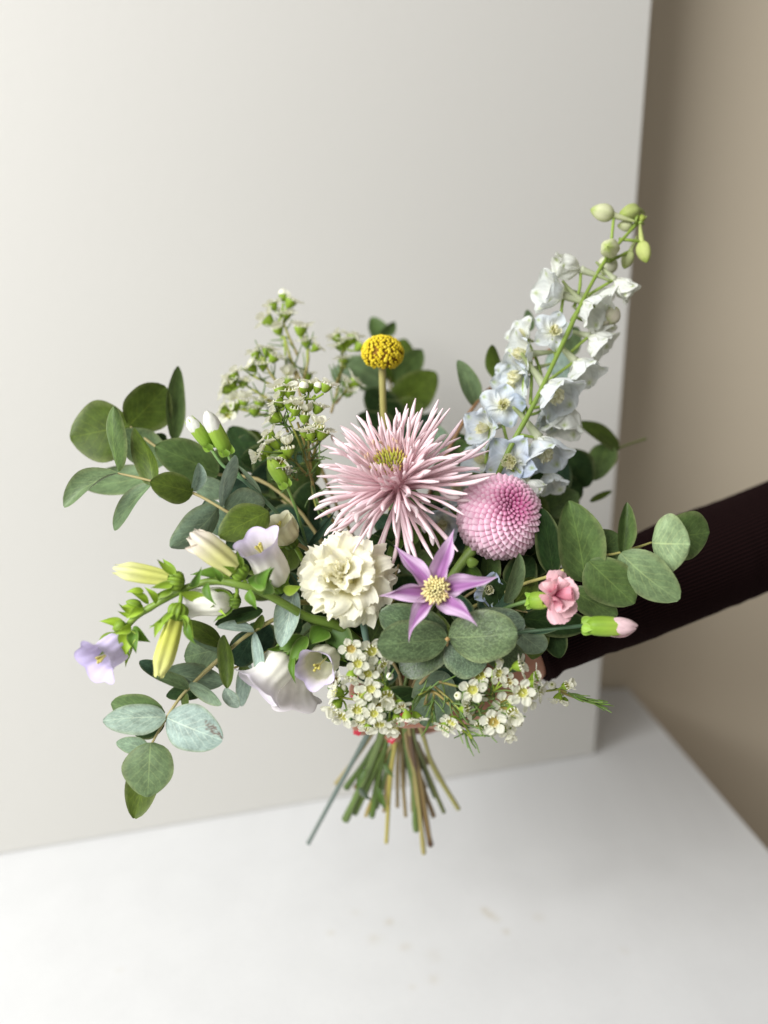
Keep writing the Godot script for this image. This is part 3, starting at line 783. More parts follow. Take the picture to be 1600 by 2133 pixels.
# ---------------------------------------------------------------- clematis
func clematis() -> void:
	var o := thing("clematis_flower", "lilac clematis with six pointed petals and a yellow centre, over the veined leaves", "flower", P(800, 1668, -13))
	stem(o, tail(800, 1668) + [[850, 1400, 1], [880, 1320, 4], [902, 1240, 6.5]], 7, 8, GREEN, Color(0.14, 0.22, 0.06))
	var c := [905, 1230, 7.6]
	for e in [[820, 1134, 7.4, 44, 10, -0.05], [948, 1098, 7.2, 48, -6, 0.05], [1040, 1200, 8.0, 46, 14, 0.04], [994, 1304, 9.0, 48, -6, 0.06], [854, 1336, 9.2, 40, 10, 0.04], [790, 1242, 8.4, 46, -10, 0.05]]:
		var ph := rnd(0, 6)
		var tone := func(u: float, v: float) -> Color:
			var q := Color(0.34, 0.145, 0.34).lerp(Color(0.62, 0.45, 0.615), smoothstep(0.22, 0.62, absf(v) + u * 0.42 - 0.1))
			return q * (1.0 + 0.10 * sin(v * 18.0 + ph) * (1.0 - u) * 1.6) * 1.08
		var foot := P(c[0] + (e[0] - c[0]) * 0.08, c[1] + (e[1] - c[1]) * 0.08, c[2])
		var t := P(e[0], e[1], e[2])
		var a := (t - foot).normalized()
		var l := foot.distance_to(t)
		var n0 := (way(0, 0.1, 1) - a * way(0, 0.1, 1).dot(a)).normalized()
		var s0 := a.cross(n0)
		var hw := size(e[3], 8) * 0.54
		var lean := rnd(-0.5, 0.5)
		var curl := rnd(-0.16, 0.16)
		var f := func(u: float, v: float) -> Vector3:
			var w := hw * (pow(sin(PI * pow(u, 0.60)), 1.3) + 0.16 * (1.0 - u) * minf(1.0, u * 10.0))
			var tw := lean * u * 2.2
			var sd := s0 * cos(tw) + n0 * sin(tw)
			var up := n0 * cos(tw) - s0 * sin(tw)
			var roll := smoothstep(0.25, 1.0, absf(v)) * (0.55 + 0.35 * sin(u * 9.0 + ph + signf(v)))
			var ripple := 0.10 * sin(u * 26.0 + ph + v * 2.0) * v * v * (1.0 - u)
			return foot + a * (l * u) + s0 * (l * curl * u * u * 0.0 + l * curl * sin(PI * u) * u) + n0 * (l * e[5] * 4.0 * u * (1.0 - u) - l * 0.10 * pow(u, 4.0)) + sd * (w * v * (1.0 - 0.45 * roll)) + up * (w * (0.75 * roll + 0.35 * v * v + ripple + 0.05 * cos(v * 11.0)))
		part("petal", sheet(30, 18, f, tone, org), mats.petal, o)
	var b := P(905, 1231, 7.4)
	var n := way(0.05, 0.15, 0.98)
	var x := side_of(n)
	var y := n.cross(x)
	var ms := []
	for i in 64:
		var t := sqrt((i + 0.5) / 64.0)
		var a := i * 2.39996
		var out := x * cos(a) + y * sin(a)
		var l := size(36, 8) * rnd(0.85, 1.15)
		var r := size(30, 8) * t
		var tone := jit(Color(0.80, 0.70, 0.33), 0.12)
		ms.append(tube([b + out * r * 0.5, b + out * r * 1.0 + n * l * 0.5, b + out * r * 1.05 + n * l * (1.0 - 0.25 * t), b + out * r * 0.82 + n * l * (1.12 - 0.3 * t)], func(u): return size(2.1, 8) * (0.9 + 0.5 * smoothstep(0.4, 0.8, u)), func(u): return (Color(0.42, 0.36, 0.16)).lerp(tone, u), 5, 2, org))
	stuff(part("stamens", joined(ms), mats.pollen, o))


# ---------------------------------------------------------------- delphinium
func delphinium_flower(o: Node3D, c: Vector3, n: Vector3, s: float, open: float, blue: float, spur: Vector3, turn := 0.0) -> void:
	var fl := holder("flower", o)
	var x := side_of(n).rotated(n, turn)
	var y := n.cross(x)
	var th := deg_to_rad(open)
	for k in 5:
		var a := k * TAU / 5.0
		var out := x * cos(a) + y * sin(a)
		var t2 := th + rnd(-0.08, 0.08)
		var d := n * cos(t2) + out * sin(t2)
		var back := out * cos(t2) - n * sin(t2)
		var side := n.cross(out)
		var ph := rnd(0, 9)
		var bulge := lerpf(0.22, 0.08, smoothstep(15.0, 75.0, open))
		var l := s * rnd(0.92, 1.05)
		var shade := Color(0.85, 0.86, 0.80).lerp(Color(0.50, 0.62, 0.86), blue * rnd(0.35, 0.95))
		var f := func(u: float, v: float) -> Vector3:
			var w := l * 0.43 * pow(sin(PI * pow(u, 1.25) * 0.96 + 0.05), 0.62) * (1.0 + 0.04 * sin(u * 17.0 + ph + v))
			return c + d * (l * u) + back * (l * (bulge * 4.0 * u * (1.0 - u) * 0.8 + 0.20 * pow(smoothstep(0.6, 1.0, u), 2.0))) + side * (w * v) - back * (w * (0.5 - 0.25 * open / 90.0) * v * v) + back * (l * 0.045 * sin(u * 8.0 + v * 4.0 + ph))
		var g := func(u: float, v: float) -> Color:
			var q := Color(0.87, 0.87, 0.79).lerp(shade, smoothstep(0.1, 0.8, u + 0.2 * absf(v)))
			q = q.lerp(Color(0.52, 0.62, 0.22), 0.7 * exp(-pow(v / 0.16, 2.0)) * smoothstep(0.45, 0.0, u))
			q = q.lerp(Color(0.34, 0.44, 0.05), 0.85 * exp(-pow((u - 0.83) / 0.075, 2.0) - pow(v / 0.22, 2.0)))
			return q * (1.0 + 0.05 * sin(v * 14.0 + ph))
		part("petal", sheet(12, 10, f, g, org), mats.sheer_petal, fl)
	part("spur", tube([c, c + spur * s * 0.35, c + spur * s * 0.7, c + (spur + n * 0.15).normalized() * s * 1.0], func(u): return s * lerpf(0.15, 0.04, pow(u, 0.6)), func(u): return Color(0.72, 0.75, 0.55).lerp(Color(0.42, 0.50, 0.20), u), 8, 3, org), mats.sheer_petal, fl)
	if open > 32.0:
		for k in 9:
			var a := k * 2.39996
			var out := x * cos(a) + y * sin(a)
			var t3 := lerpf(0.1, 0.8, k / 8.0) * minf(1.0, open / 70.0)
			var d := n * cos(t3) + out * sin(t3)
			part("inner_petal", ruffle(c + n * s * 0.06, d, n.cross(out), s * rnd(0.44, 0.62), s * 0.20, 0.12, 0.06, jit(Color(0.94, 0.92, 0.68), 0.03), Color(0.78, 0.78, 0.30), 0.4), mats.sheer_petal, fl)

func delphinium_bud(o: Node3D, b: Vector3, t: Vector3, w: float, spur: Vector3, tone: Color) -> void:
	var d := (t - b).normalized()
	var l := b.distance_to(t)
	var x := side_of(d)
	var ball := blob(b, d, l, w, func(u, a): return tone.lerp(Color(0.30, 0.40, 0.06), 0.75 * smoothstep(0.72, 1.0, u) + 0.5 * smoothstep(0.25, 0.0, u) + 0.18 * maxf(0.0, cos(a * 5.0))), 5, 0.05, org, 12, 24)
	var horn := tube([b + d * l * 0.12, b + spur * l * 0.35, b + spur * l * 0.62, b + spur * l * 0.85 + x * l * 0.04], func(u): return w * lerpf(0.5, 0.13, pow(u, 0.6)), func(u): return tone.lerp(Color(0.36, 0.42, 0.14), u), 7, 3, org)
	part("bud", joined([ball, horn]), mats.petal, o)

func pedicel(o: Node3D, a: Array, b: Array, sag := 0.0) -> void:
	var m := [(a[0] + b[0]) * 0.5 + sag, (a[1] + b[1]) * 0.5 + absf(sag) * 0.5, (a[2] + b[2]) * 0.5 + 0.3]
	stem(o, [a, m, b], 7, 6, Color(0.22, 0.31, 0.05), Color(0.25, 0.35, 0.06), "pedicel")

func delphinium() -> void:
	var o := thing("delphinium_spike", "tall pale blue and white delphinium spike at the upper right, crossing the panel's edge", "flower", P(775, 1700, -13))
	stem(o, tail(775, 1700) + [[890, 1340, -3], [980, 1130, -2], [1052, 955, -0.1], [1108, 850, -0.2], [1168, 725, -1.2], [1218, 618, -1.9], [1264, 538, -2.6], [1312, 482, -3.4], [1338, 452, -3.7]], 13, 6, Color(0.08, 0.14, 0.02), Color(0.23, 0.32, 0.05))
	for d in [[787, 1640, -10.5, 806, 1690, -10.5, 15, 20, 0.1, 0.3, "leaf"], [800, 1590, -9, 822, 1620, -8.6, 12, 30, 0.1, 0.3, "leaf"]]:
		leaf(o, d, "lance", "green_leaf")
	var c := Color(0.66, 0.68, 0.42)
	# [base, tip, width, spur direction, where the pedicel leaves the stem]
	for q in [[[1279, 449, -3.2], [1230, 436, -3], 18, [0.9, -0.3, 0.1], [1272, 520, -3], c], [[1331, 436, -3.6], [1290, 450, -3.2], 17, [0.5, 0.1, -0.8], [1322, 470, -3.5], Color(0.42, 0.48, 0.17)],
			[[1318, 470, -3.8], [1286, 470, -3.8], 12, [0.9, 0.2, -0.2], [1322, 470, -3.6], c], [[1338, 462, -3.6], [1334, 446, -3.4], 8, [0.3, 0.4, 0.2], [1330, 465, -3.6], Color(0.42, 0.50, 0.10)],
			[[1336, 503, -3.5], [1347, 547, -3], 15, [-0.1, 0.95, 0.1], [1290, 498, -3.4], Color(0.58, 0.64, 0.22)], [[1274, 520, -2.6], [1266, 514, -0.6], 19, [0.2, 0.3, -0.9], [1262, 538, -3], c],
			[[1314, 522, -4], [1300, 560, -4], 13, [0.4, 0.9, 0], [1268, 545, -3.2], Color(0.55, 0.6, 0.3)], [[1276, 535, -4], [1256, 574, -4.4], 21, [0.4, 0.9, -0.2], [1262, 545, -3.4], Color(0.64, 0.64, 0.48)],
			[[1316, 435, -4], [1326, 440, -3.8], 9, [0.3, 0.9, 0], [1325, 462, -3.6], Color(0.35, 0.42, 0.1)],
			 [[1262, 672, -2.6], [1286, 640, -2.6], 20, [-0.8, -0.1, 0], [1240, 640, -2.8], Color(0.62, 0.58, 0.45)]]:
		delphinium_bud(o, P(q[0][0], q[0][1], q[0][2]), P(q[1][0], q[1][1], q[1][2]), size(q[2], -2.5), way(q[3][0], q[3][1], q[3][2]), q[5])
		pedicel(o, q[4], q[0])
	# [base, facing, length, opening, blue, spur direction, stem point]
	for q in [[[1210, 562, -1.6], [-0.97, 0.12, 0.1], 62, 9, 0.0, [0.92, -0.32, 0], [1197, 637, -2.4]], [[1280, 582, -2], [0.68, -0.7, 0.2], 52, 7, 0.0, [-0.75, 0.65, 0.1], [1225, 615, -2.4]],
			[[1174, 616, -1.4], [-0.88, 0.12, 0.3], 66, 24, 0.25, [0.9, -0.35, 0.1], [1172, 690, -2]], [[1226, 622, -3], [0.75, -0.35, 0.2], 66, 26, 0.05, [-0.8, 0.4, -0.2], [1216, 622, -2.6]],
			[[1214, 632, -1.4], [0.55, -0.55, 0.5], 62, 24, 0.1, [-0.7, 0.68, 0.1], [1190, 668, -2]], [[1228, 700, -2], [0.66, -0.66, 0.25], 58, 25, 0.05, [-0.8, 0.3, -0.4], [1188, 735, -2]],
			[[1150, 690, -1], [0.12, -0.05, 0.99], 44, 78, 0.35, [0.1, 0.2, -0.95], [1158, 742, -1.6]], [[1106, 737, -1.6], [-0.85, -0.05, 0.35], 60, 44, 0.3, [0.95, 0.1, -0.1], [1105, 842, -1.4]],
			[[1092, 775, -1.8], [-0.75, -0.35, 0.45], 60, 46, 0.5, [0.85, 0.3, -0.2], [1092, 880, -1.4]], [[1198, 752, -1.4], [0.45, -0.8, 0.35], 66, 27, 0.15, [-0.72, 0.66, 0.1], [1140, 795, -1.6]],
			[[1134, 802, -0.6], [0.55, -0.68, 0.45], 80, 30, 0.35, [-0.6, 0.75, 0.1], [1108, 850, -1]], [[1046, 846, -0.8], [-0.05, 0.05, 1], 48, 80, 0.75, [0.3, 0.1, -0.9], [1060, 930, -0.8]],
			[[1022, 892, -0.6], [-0.72, -0.05, 0.6], 56, 36, 0.7, [0.8, 0.2, -0.5], [1012, 965, -1]], [[1122, 912, -0.4], [0.25, -0.86, 0.4], 82, 28, 0.5, [-0.62, 0.78, 0.1], [1080, 905, -1]],
			[[1178, 840, -2.6], [-0.1, -0.9, 0.1], 78, 20, 0.05, [0.3, 0.8, -0.4], [1110, 850, -1.6]], [[1072, 960, 0], [-0.50, -0.15, 0.85], 62, 55, 0.8, [0.6, 0.5, -0.5], [1044, 980, -1]],
			[[1012, 965, -2], [-0.5, 0.3, 0.6], 54, 40, 0.5, [0.5, -0.5, -0.5], [1040, 985, -1.6]], 
			[[1076, 800, -3], [-0.4, -0.2, 0.6], 54, 42, 0.6, [0.5, 0, -0.8], [1100, 860, -2]],
			[[1132, 850, -3], [0.35, -0.5, 0.5], 56, 36, 0.4, [0, 0.5, -0.8], [1100, 865, -1.6]], [[1096, 705, -3], [-0.6, 0.3, 0.5], 46, 34, 0.2, [0.5, 0, -0.8], [1130, 790, -2]], [[1230, 668, -3.2], [0.5, -0.6, 0.2], 54, 16, 0.0, [-0.5, 0.6, -0.4], [1200, 660, -2.4]],
			[[1140, 985, -2], [0.2, -0.8, 0.4], 52, 25, 0.3, [0, 0.8, -0.5], [1060, 950, -1.6]], [[925, 1085, -0.5], [-0.2, -0.35, 0.9], 52, 48, 0.7, [0.2, 0.6, -0.7], [1000, 1080, -2]], [[960, 1010, -1.8], [-0.4, -0.2, 0.8], 54, 50, 0.8, [0.4, 0.4, -0.7], [1030, 1010, -2]],
			[[1016, 1228, 2.4], [0.1, 0.05, 0.97], 36, 66, 1.0, [0, 0.2, -0.9], [990, 1200, 0]], [[1100, 1000, 0.6], [0.7, -0.7, 0.2], 40, 8, 0.1, [-0.7, 0.7, 0], [1050, 960, -1]]]:
		delphinium_flower(o, P(q[0][0], q[0][1], q[0][2] - 0.7), way(q[1][0], q[1][1], q[1][2]), size(q[2] * 1.04, q[0][2]), q[3] + (5 if q[3] < 40 else 0), q[4], way(q[5][0], q[5][1], q[5][2]), rnd(0, 6))
		pedicel(o, [q[6][0], q[6][1], q[6][2] - 0.4], [q[0][0], q[0][1], q[0][2] - (1.3 if q[1][2] > 0.7 else 0.7)], rnd(-5, 5))


# ---------------------------------------------------------------- bellflowers
func bell(o: Node3D, b: Vector3, m: Vector3, tube_r: float, mouth_r: float, tone: Color, lip: Color, called := "bell") -> Node3D:
	var d := (m - b).normalized()
	var l := b.distance_to(m)
	var ph := rnd(0, 6)
	var r := func(u: float, a: float) -> float:
		var lobe := 0.5 + 0.5 * cos((a + ph) * 5.0)
		var body := tube_r * (0.30 + 0.70 * sqrt(sin(PI * 0.5 * minf(1.0, u / 0.32)))) * (1.0 - 0.06 * smoothstep(0.4, 0.7, u))
		var e := smoothstep(0.62, 1.0, u)
		return lerpf(body, mouth_r * (0.84 + 0.18 * lobe), e * e) * (1.0 + 0.035 * cos((a + ph) * 10.0) * (1.0 - e)) * (1.0 + 0.02 * sin(a * 3.0 + ph))
	var h := func(u: float, a: float) -> float:
		var lobe := pow(absf(cos((a + ph) * 2.5)), 0.5)
		var e := smoothstep(0.68, 1.0, u)
		return l * (0.9 * u + e * (0.20 * lobe - 0.04) - 0.12 * pow(e, 4.0) * lobe)
	var c := func(u: float, a: float) -> Color:
		return tone.lerp(lip, smoothstep(0.55, 1.0, u)).lerp(Color(0.55, 0.60, 0.22), 0.35 * smoothstep(0.22, 0.0, u)) * (1.0 + 0.035 * cos((a + ph) * 10.0))
	var p := part(called, lathe(b, d, r, h, c, 22, 50, org), mats.petal, o)
	var ms := []
	for k in 4:
		var x := side_of(d).rotated(d, k * TAU / 3.0)
		var e := b + d * l * 0.82 + x * tube_r * (0.2 if k < 3 else 0.0)
		ms.append(tube([b + d * l * 0.1, b + d * l * 0.5, e], func(u): return tube_r * (0.05 + 0.05 * smoothstep(0.8, 1.0, u)), func(u): return Color(0.70, 0.68, 0.40).lerp(Color(0.52, 0.46, 0.12), u), 6, 2, org))
	part("stamen", joined(ms), mats.pollen, p)
	return p

func crown(o: Node3D, b: Vector3, d: Vector3, r: float, l: float, spread: float, tone := Color(0.20, 0.33, 0.03)) -> void:
	var cal := part("calyx", blob(b - d * r * 1.1, d, r * 2.3, r, func(_u, a): return tone * (1.0 + 0.25 * cos(a * 10.0)), 10, 0.13, org, 8, 40, 0.7), mats.calyx, o)
	for k in 5:
		var x := side_of(d).rotated(d, k * TAU / 5.0 + rnd(-0.2, 0.2))
		var s := spread * rnd(0.6, 1.4)
		var s0 := b + x * r * 0.75
		var e := s0 + (d * cos(s) + x * sin(s)) * l * rnd(0.85, 1.15)
		part("sepal", blade(s0, e, l * 0.17, rnd(-40, 40), rnd(-0.3, 0.3), 0.5, jit(tone, 0.15), "lance", rnd(-1.2, 1.2), 0.2, 10, 6), mats.calyx, cal)

func closed_bell(o: Node3D, b: Vector3, t: Vector3, w: float, tone: Color, tip: Color) -> void:
	var d := (t - b).normalized()
	var l := b.distance_to(t)
	var ph := rnd(0, 6)
	var r := func(u: float, a: float) -> float:
		return w * (0.55 + 0.45 * sin(PI * minf(1.0, 0.12 + u * 0.62))) * (1.0 + 0.13 * cos((a + ph) * 5.0)) * lerpf(1.0, 0.42 + 0.3 * absf(sin((a + ph) * 2.5)), smoothstep(0.72, 1.0, u))
	var h := func(u: float, a: float) -> float: return l * (u * (0.93 + 0.12 * absf(cos((a + ph) * 2.5)) * u))
	part("bud", lathe(b, d, r, h, func(u, a): return tone.lerp(tip, smoothstep(0.3, 1.0, u)) * (1.0 - 0.10 * (1.0 - cos((a + ph) * 5.0))), 16, 40, org), mats.petal, o)

func bellflowers() -> void:
	const G := "bellflower stems in the bouquet"
	var lime := Color(0.19, 0.30, 0.03)
	var cream := Color(0.86, 0.84, 0.73)
	var lilac := Color(0.60, 0.52, 0.78)
	var o := thing("bellflower_stem", "bright green bellflower stem arching left with yellow-green buds and a lilac bell at its end", "flower", P(867, 1650, -13), G)
	stem(o, tail(867, 1650) + [[740, 1330, 3], [640, 1285, 5], [596, 1260, 6], [548, 1234, 6.5], [504, 1219, 7], [454, 1210, 7], [403, 1219, 7], [359, 1239, 7], [319, 1262, 7], [285, 1283, 7], [262, 1308, 6.8]], 15, 13, Color(0.08, 0.14, 0.02), Color(0.22, 0.33, 0.05))
	# [calyx, direction, sepal length, spread, radius]
	closed_bell(o, P(352, 1206, 7.4), P(241, 1186, 7.6), size(19, 7), Color(0.70, 0.72, 0.20), Color(0.82, 0.82, 0.42))
	crown(o, P(364, 1210, 7.4), way(-0.97, 0.18, 0.1), size(19, 7), size(52, 7), 0.75, lime)
	stem(o, [[385, 1224, 7], [376, 1216, 7.2], [364, 1210, 7.4]], 8, 8, lime, lime, "stalk")
	closed_bell(o, P(366, 1290, 7.6), P(331, 1406, 7.8), size(20, 7), Color(0.68, 0.70, 0.14), Color(0.80, 0.80, 0.30))
	crown(o, P(370, 1277, 7.6), way(-0.28, -0.95, 0.1), size(20, 7), size(50, 7), 0.6, lime)
	stem(o, [[378, 1228, 7], [376, 1252, 7.4], [370, 1277, 7.6]], 8, 9, lime, lime, "stalk")
	bell(o, P(482, 1252, 6.2), P(384, 1256, 6), size(30, 6), size(36, 6), cream, Color(0.80, 0.78, 0.72))
	crown(o, P(486, 1252, 6.2), way(-1, 0, 0.2), size(15, 6), size(46, 6), 0.6, Color(0.15, 0.25, 0.03))
	stem(o, [[492, 1216, 6.8], [494, 1235, 6.6], [488, 1252, 6.3]], 8, 8, lime, lime, "stalk")
	closed_bell(o, P(492, 1186, 7), P(400, 1114, 7.2), size(26, 7), Color(0.66, 0.64, 0.26), Color(0.80, 0.72, 0.62))
	for q in [[385, 1142, 7.6], [414, 1102, 7.0]]:
		var s := P(438, 1141, 7.1)
		part("lobe", blade(s, P(q[0], q[1], q[2]), size(13, 7), rnd(-20, 20), 0.06, 0.5, Color(0.62, 0.55, 0.50), "oval", 0.2, 0.1, 8, 6), mats.petal, o)
	crown(o, P(497, 1190, 6.9), way(-0.75, 0.6, 0.1), size(19, 7), size(44, 7), 0.7, Color(0.17, 0.28, 0.03))
	stem(o, [[515, 1222, 6.8], [508, 1206, 6.9], [498, 1192, 6.9]], 8, 9, lime, lime, "stalk")
	bell(o, P(580, 1214, 5.2), P(530, 1118, 7.2), size(36, 6), size(52, 6), Color(0.76, 0.73, 0.64), Color(0.68, 0.60, 0.78))
	crown(o, P(582, 1218, 5.2), way(-0.4, 0.85, 0.3), size(18, 6), size(46, 6), 0.6, Color(0.15, 0.26, 0.03))
	for d in [[520, 1216, 7.2, 572, 1182, 8, 40, 20, 0.1, 0.5, "leaf"], [545, 1225, 7.4, 566, 1180, 8.2, 30, -30, 0.15, 0.4, "leaf"], [555, 1238, 7, 560, 1205, 8, 26, 20, 0.1, 0.4, "leaf"], [590, 1230, 6.6, 628, 1220, 6.6, 24, 25, 0.1, 0.3, "lime"],
			[476, 1210, 6.6, 396, 1196, 6.8, 26, 55, 0.1, 0.2, "leaf"], [378, 1235, 7.4, 472, 1285, 7.2, 26, 30, -0.22, 0.4, "lime"], [375, 1280, 7.2, 310, 1310, 7.4, 16, 40, 0.05, 0.3, "lime"]]:
		leaf(o, d, "lance", "calyx")
	bell(o, P(258, 1336, 6.8), P(192, 1386, 8.8), size(32, 7), size(54, 7), Color(0.66, 0.58, 0.80), lilac)
	crown(o, P(256, 1322, 6.9), way(-0.35, -0.9, 0.2), size(17, 7), size(58, 7), 0.55, lime)
	for d in [[262, 1306, 7, 206, 1294, 7.4, 22, 30, 0.1, 0.5, "lime"], [262, 1310, 7.4, 222, 1346, 7.8, 24, 20, -0.1, 0.4, "lime"], [268, 1312, 7.4, 262, 1366, 8, 40, 10, 0.1, 0.4, "lime"], [278, 1305, 7.2, 314, 1338, 7.2, 26, 30, 0.12, 0.4, "leaf"],
			[300, 1268, 7.2, 252, 1263, 7.6, 18, 30, 0.12, 0.3, "lime"], [290, 1280, 7.2, 244, 1272, 7.4, 15, 30, -0.25, 0.3, "lime"], [310, 1258, 7.2, 266, 1230, 7.4, 16, 30, 0.15, 0.3, "lime"], [300, 1232, 7.3, 262, 1234, 7.5, 14, 20, 0.2, 0.3, "lime"], [295, 1275, 7.2, 246, 1256, 7.6, 14, 30, -0.3, 0.3, "lime"]]:
		leaf(o, d, "lance", "calyx")
	for d in [[300, 1272, 7.4, 262, 1290, 8.0, 18, 25, 0.2, 0.5, "lime", 0.8], [272, 1300, 7.6, 240, 1322, 8.2, 20, -25, 0.15, 0.5, "lime", -0.8], [280, 1312, 7.4, 284, 1362, 8.0, 26, 20, 0.15, 0.5, "leaf", 0.6], [325, 1258, 7.4, 300, 1222, 7.8, 16, 30, 0.2, 0.4, "lime", 0.6],
			[395, 1222, 7.4, 420, 1180, 7.8, 18, 25, 0.2, 0.4, "leaf", 0.8], [430, 1214, 7.4, 452, 1262, 7.8, 20, 30, 0.15, 0.4, "leaf", -0.8], [460, 1212, 7.4, 442, 1180, 7.6, 16, 20, 0.2, 0.4, "leaf", 0.6], [345, 1290, 7.8, 322, 1330, 8.0, 16, 30, 0.2, 0.4, "lime", 0.6], [388, 1296, 7.8, 410, 1344, 7.8, 18, 30, 0.15, 0.4, "leaf", -0.6], [520, 1228, 7, 536, 1270, 7.2, 22, 25, 0.15, 0.4, "leaf", 0.6]]:
		leaf(o, d, "lance", "calyx")
	part("green_bud", blob(P(264, 1300, 7.2), way(-0.8, -0.3, 0.5), size(30, 7), size(13, 7), func(_u, a): return lime * (1.1 + 0.25 * cos(a * 8.0)), 8, 0.12, org), mats.calyx, o)
	part("green_bud", blob(P(296, 1262, 7.2), way(-0.9, 0.3, 0.3), size(34, 7), size(10, 7), func(_u, a): return lime * (1.15 + 0.25 * cos(a * 8.0)), 8, 0.12, org), mats.calyx, o)

	o = thing("bellflower_stem", "bellflower stem with large hanging cream bells and a lilac-lipped bell beside the waxflowers, lower left", "flower", P(722, 1640, -13), G)
	stem(o, tail(722, 1640) + [[770, 1400, 1], [720, 1330, 3], [670, 1310, 4], [620, 1345, 4.4], [604, 1362, 4.6]], 13, 11, Color(0.09, 0.15, 0.03), Color(0.10, 0.18, 0.03))
	bell(o, P(598, 1364, 4.6), P(530, 1442, 5.6), size(38, 5), size(66, 5), cream, Color(0.72, 0.66, 0.74))
	crown(o, P(603, 1358, 4.6), way(-0.6, -0.75, 0.2), size(22, 4), size(40, 4), 0.9, Color(0.08, 0.15, 0.02))
	bell(o, P(622, 1374, 3), P(612, 1468, 2.4), size(34, 3), size(60, 3), Color(0.80, 0.77, 0.70), Color(0.76, 0.71, 0.73))
	crown(o, P(626, 1362, 3), way(-0.1, -0.95, 0.1), size(18, 3), size(40, 3), 0.8, Color(0.08, 0.15, 0.02))
	stem(o, [[670, 1310, 4], [650, 1330, 3.4], [628, 1358, 3]], 9, 9, Color(0.08, 0.14, 0.02), lime, "stalk")
	bell(o, P(684, 1366, 3.4), P(652, 1398, 6.2), size(34, 5), size(46, 5), Color(0.78, 0.76, 0.60), Color(0.66, 0.58, 0.78))
	crown(o, P(688, 1362, 3.2), way(-0.5, -0.4, 0.75), size(18, 4), size(36, 4), 1.0, Color(0.08, 0.15, 0.02))
	for d in [[640, 1330, 4.6, 560, 1362, 5, 38, 20, 0.15, -0.3, "leaf"], [640, 1325, 4.8, 600, 1398, 5.6, 30, 20, 0.1, 0.3, "leaf"], [680, 1310, 4, 640, 1345, 5, 46, 20, 0.1, 0.2, "leaf"], [690, 1305, 3.8, 740, 1380, 4, 62, 20, 0.1, -0.2, Color(0.05, 0.10, 0.02)],
			[612, 1368, 5.4, 616, 1424, 6, 16, 25, 0.2, 0.4, "leaf"], [700, 1320, 3, 716, 1290, 3, 50, 0, 0, 0, "deep"]]:
		leaf(o, d, "lance", "calyx")

	o = thing("bellflower_stem", "short bellflower stem with a shaded cream bell behind the lilac-mouthed bell, left of the carnation", "flower", P(740, 1695, -13), G)
	stem(o, tail(740, 1695) + [[740, 1330, 0], [660, 1220, 1], [622, 1150, 1.6], [606, 1128, 2]], 12, 9, Color(0.08, 0.13, 0.02), lime)
	bell(o, P(604, 1126, 2), P(576, 1082, 3), size(28, 2), size(34, 2), Color(0.62, 0.58, 0.36), Color(0.70, 0.68, 0.5))
	crown(o, P(606, 1130, 2), way(-0.5, 0.8, 0.2), size(14, 2), size(32, 2), 0.7, Color(0.10, 0.17, 0.02))
	part("lobe", blade(P(598, 1120, 2.2), P(602, 1066, 2.6), size(20, 2), 15.0, 0.1, 0.4, Color(0.60, 0.57, 0.40), "oval"), mats.petal, o)


# ---------------------------------------------------------------- waxflowers
var wax_parts := {}

